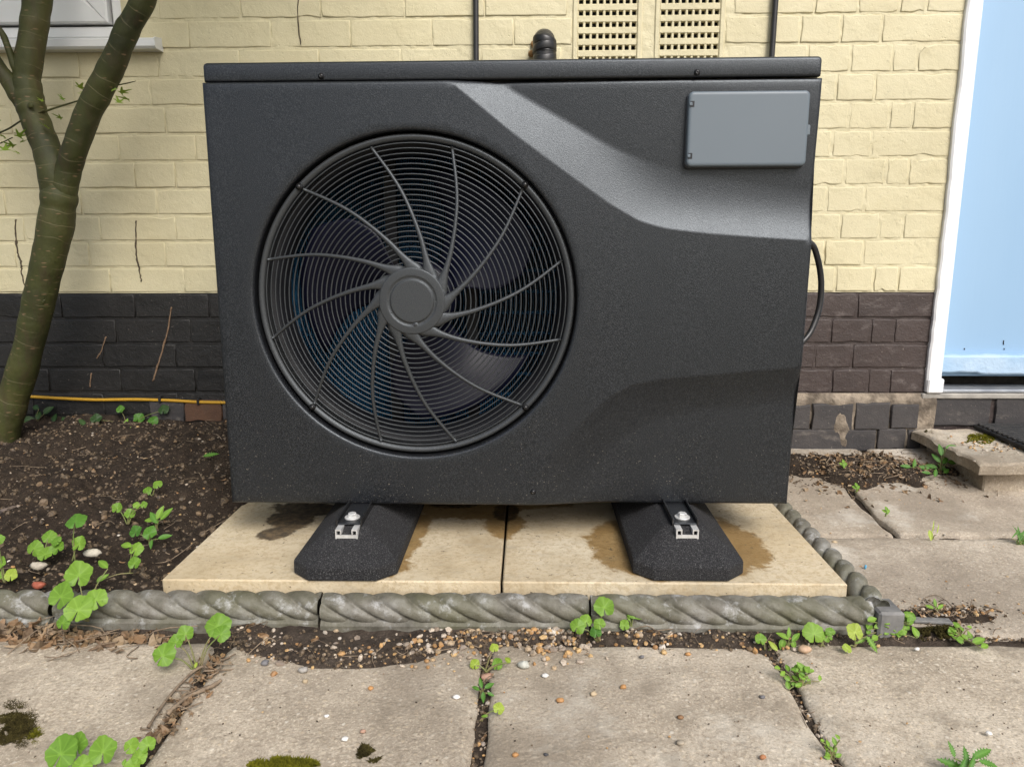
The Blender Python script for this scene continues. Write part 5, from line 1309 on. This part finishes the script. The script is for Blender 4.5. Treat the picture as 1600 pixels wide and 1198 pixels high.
tag(mk('soil_crumbs', V, F, MT['clod'], smooth=False), 'dark crumbs of soil strewn over the bed and joints', 'soil', kind='stuff')

# stones one can point at
def pebble(px_, py_, r, col, label, z=None, sq=(1, .8, .6), name='pebble', seed=None):
    p = on_z(px_, py_, .004 if z is None else z); zz_ = surf(p.x, p.y) if z is None else z
    R = r * p.y * .88 / FPX; V, F = lump((p.x, p.y, zz_ + R * sq[2] * .7), R, seed or px_, sq=sq)
    k = 'peb_%d' % int(sum(c * 1000 for c in col))
    if k not in MT: MT[k] = simple('stone_%d' % len(MT), tuple(c * .75 for c in col), col, 120, .65, .4, 250, .002)
    tag(mk(name, V, F, MT[k], smooth=True, base=True), label, 'stone', 'loose stones on paving and soil')
OR, WH, GR_, RED, TAN, PINK = (.46, .24, .09), (.72, .70, .66), (.16, .155, .16), (.33, .09, .05), (.46, .36, .23), (.45, .27, .19)
for a in [(876, 1092, 8, OR, 'round orange pebble lying alone on the middle right slab'), (974, 1071, 7, OR, 'small angular orange stone right of centre on the slab'), (927, 1082, 7, TAN, 'yellowish oval pebble between two orange stones on the slab'),
          (713, 1087, 7, WH, 'white flint pebble near the top of the middle joint'), (760, 1047, 12, PINK, 'pinkish stone wedged in the top of the middle joint'), (818, 1038, 12, (.5, .5, .44), 'pale triangular flint at the upper left of the right slab'),
          (852, 1054, 7, WH, 'off white oval pebble below the gravel heap'), (539, 1152, 7, WH, 'whitish pebble low on the left middle slab'), (567, 1140, 6, PINK, 'pale pink pebble low on the left middle slab'), (510, 1116, 5, WH, 'small white pebble in the middle of the left middle slab'),
          (579, 1073, 6, OR, 'orange brown pebble near the soil edge of the left middle slab'), (477, 1062, 6, TAN, 'tan pebble at the soil edge on the left middle slab'), (473, 1046, 10, (.33, .31, .28), 'large grey oval pebble half in the soil strip'), (414, 1034, 8, GR_, 'blue grey pebble in the soil strip left of the grey one'),
          (1191, 1087, 6, GR_, 'dark grey pebble near the right slab joint'), (1063, 1158, 8, (.34, .29, .22), 'flat brownish stone low on the middle right slab'), (1063, 1118, 6, (.24, .13, .06), 'brown round pebble above the flat stone on the slab'), (805, 1177, 7, OR, 'orange pebble at the bottom left of the middle right slab'),
          (853, 1176, 5, (.05, .05, .055), 'black pebble at the bottom of the middle right slab'), (1192, 1180, 7, (.40, .17, .07), 'rusty orange chip at the bottom beside the right joint'), (1257, 1015, 12, (.50, .34, .22), 'large rounded tan stone at the right slab corner'), (1075, 1020, 6, OR, 'orange stone on the soil edge left of the right joint'),
          (1003, 1024, 5, GR_, 'grey pebble in the strip below the right foot'), (1545, 1143, 6, WH, 'white pebble on the far right front slab'), (1433, 1012, 5, WH, 'white chip below the corner weed clump'), (1304, 846, 5, TAN, 'tan pebble on the path beside the side edging')]:
    pebble(*a)
pebble(60, 918, 12, RED, 'red brick chip resting on the leftmost edging stone', z=.052, sq=(1.1, .7, .6))
pebble(145, 868, 15, (.48, .44, .36), 'pale blocky stone among the weeds in the soil bed', z=.062, sq=(1.1, .6, .55))
pebble(60, 888, 15, (.46, .41, .33), 'pale flat flint chip on the soil at far left', z=.058, sq=(1.1, .6, .5))
pebble(20, 800, 20, (.17, .13, .105), 'flat brown stone half buried at the left edge of the bed', z=.070, sq=(1.3, .8, .3))
pebble(165, 664, 9, (.33, .23, .14), 'tan stone at the foot of the wall in the bed', z=.115, sq=(1, .8, .7))
pebble(1352, 888, 4, (.10, .35, .55), 'tiny blue plastic scrap on the path', z=.003, sq=(.6, .6, 1.2), name='plastic_scrap')

# leaf litter, twigs and moss
MT['litter'] = mat_pebble('dead_leaf_litter', [(0, (.07, .042, .024)), (.3, (.15, .085, .04)), (.55, (.24, .135, .065)), (.8, (.30, .22, .13)), (1, (.13, .09, .06))])
def litter(n, pos, s0, s1):
    for i in range(n):
        x, y, z = pos(); s_ = random.uniform(s0, s1)
        if random.random() < .3: V, F = maple_leaf_geo(s_, random.randrange(60))
        else:
            k = 8; w_ = random.uniform(.35, .8); V = [(0, 0, random.gauss(0, .12))] + [(math.cos(6.283 * i_ / k) * random.uniform(.75, 1.1), w_ * math.sin(6.283 * i_ / k) * random.uniform(.75, 1.1), random.gauss(0, .16)) for i_ in range(k)]
            V = np.array(V) * s_; F = [[0, 1 + i_, 1 + (i_ + 1) % k] for i_ in range(k)]
        V = V * np.array([1, random.uniform(.5, 1), random.uniform(1.2, 2.4)])
        B.add(V @ rotm(random.gauss(0, .5), random.gauss(0, .5), random.uniform(0, 6.28)).T + np.array([x, y, z + .004]), F)
def p_left():
    while True:
        p = on_z(random.gauss(110, 95), random.gauss(992, 13), .0)
        if p.y < 1.165: return p.x, p.y, surf(p.x, p.y)
def p_jl():
    t = random.random(); p = on_z(340 - 100 * t + random.gauss(0, 12), 1030 + 130 * t, 0); return p.x, p.y, max(surf(p.x, p.y), -.002)
B = MB(); litter(230, p_left, .007, .020); litter(26, p_clump, .004, .009); litter(110, p_jl, .004, .011); litter(240, p_bed, .0025, .009); litter(520, p_right, .004, .012); litter(70, p_right2, .003, .009); litter(30, p_joint, .003, .007); litter(40, p_strip, .003, .008)
tag(B.done('leaf_litter', MT['litter'], smooth=False), 'brown dead leaves and scraps lying on the ground', 'leaf litter', kind='stuff')
B = MB()
def twigs(n, pos, l0, l1, r0=.0007, r1=.0015, flat=.25):
    for i in range(n):
        x, y, z = pos(); a = random.uniform(0, 6.28); l = random.uniform(l0, l1); d = Vector((math.cos(a), math.sin(a), random.uniform(-flat, flat)))
        p = Vector((x, y, z + .003)); bend = Vector((random.gauss(0, .2), random.gauss(0, .2), random.uniform(0, .15))) * l
        V, F, _ = tube(smooth_path([p - d * l / 2, p + bend, p + d * l / 2], 3), random.uniform(r0, r1), 5); B.add(V, F)
twigs(26, p_left, .03, .12, .0006, .0013); twigs(50, p_strip, .02, .06, .0004, .0009); twigs(40, p_bed, .03, .10, .0005, .0011); twigs(26, p_jl, .015, .05, .0006, .0016); twigs(90, p_right, .02, .06, .0005, .0012); twigs(35, p_joint, .01, .03, .0004, .0008); twigs(14, p_right2, .02, .05)
tag(B.done('dry_twigs', MT['twig']), 'thin dry twigs and stalks scattered on the soil', 'twigs', kind='stuff')
for i, (pl, r, lab) in enumerate((([(232, 1135), (262, 1090), (300, 1050), (318, 1040)], .0026, 'longest pale stick lying in the left slab joint'), ([(262, 1115), (290, 1090), (330, 1072), (345, 1062)], .0036, 'thick bleached stick beside the left slab joint'), ([(1210, 945), (1290, 1010)], .0, '') )):
    if not lab: continue
    P = [on_z(a, b, .006) for a, b in pl]; sp = smooth_path(P, 6); V, F, _ = tube(sp, [r * (.7 + .4 * abs(float(vnoise(k * .5, i)))) for k in range(len(sp))], 8)
    tag(mk('stick', V, F, MT['twig'], base=True), lab, 'stick')
n = NT('green_moss'); c = n.ramp(n.noise(60, 4), [(.3, (.075, .075, .008)), (.6, (.19, .18, .015)), (.8, (.28, .26, .03))]); MT['moss'] = n.fin(c, .95, n.bump(n.noise(500, 3), 1, .003), .1)
n = NT('dark_moss'); c = n.ramp(n.noise(60, 4), [(.3, (.03, .024, .009)), (.6, (.075, .062, .02)), (.85, (.16, .14, .03))]); MT['moss_dark'] = n.fin(c, .95, n.bump(n.noise(500, 3), 1, .003), .1)
def moss(cx, cy, rx_, ry_, n, mat, label, z=0.0, hh=.006):
    B = MB(); k = 0
    while k < n:
        a = random.uniform(0, 6.28); q_ = random.random() ** .6; px_ = cx + rx_ * q_ * math.cos(a); py_ = cy + ry_ * q_ * math.sin(a)
        if float(fbm(px_ * .05, py_ * .09, cx)) + .9 * (1 - q_) < .1: k += .3; continue
        p = on_z(px_, py_, z); r = random.uniform(.0010, .0026) ; h = hh * (1.05 - q_) * random.uniform(.5, 1.2)
        for b in range(3):
            w = random.uniform(0, 6.28); dx, dy = r * math.cos(w), r * math.sin(w); lx, ly = random.gauss(0, r * 1.3), random.gauss(0, r * 1.3)
            B.add([(p.x - dx, p.y - dy, z - .001), (p.x + dx, p.y + dy, z - .001), (p.x + lx, p.y + ly, z + h + .001)], [[0, 1, 2]])
        k += 1
    tag(B.done('moss', MT[mat], smooth=False), label, 'moss', kind='stuff')
moss(28, 1130, 45, 42, 2600, 'moss_dark', 'dark mossy patch on the bottom left slab', hh=.004)
moss(55, 1150, 16, 14, 250, 'moss', 'bright fringe of the moss on the bottom left slab', hh=.004)
moss(440, 1196, 62, 14, 1500, 'moss', 'yellow green moss cushion at the bottom edge', hh=.008)
moss(1472, 990, 45, 14, 700, 'moss_dark', 'brownish moss beside the corner weeds', z=.006)
moss(1535, 683, 55, 11, 900, 'moss', 'yellow moss on the step slab', z=ST, hh=.006)
moss(575, 1178, 18, 18, 300, 'moss_dark', 'small dark moss spot low on the left middle slab', hh=.0025)
moss(1445, 673, 16, 5, 240, 'moss_dark', 'olive moss at the back corner of the step slab', z=ST, hh=.004)
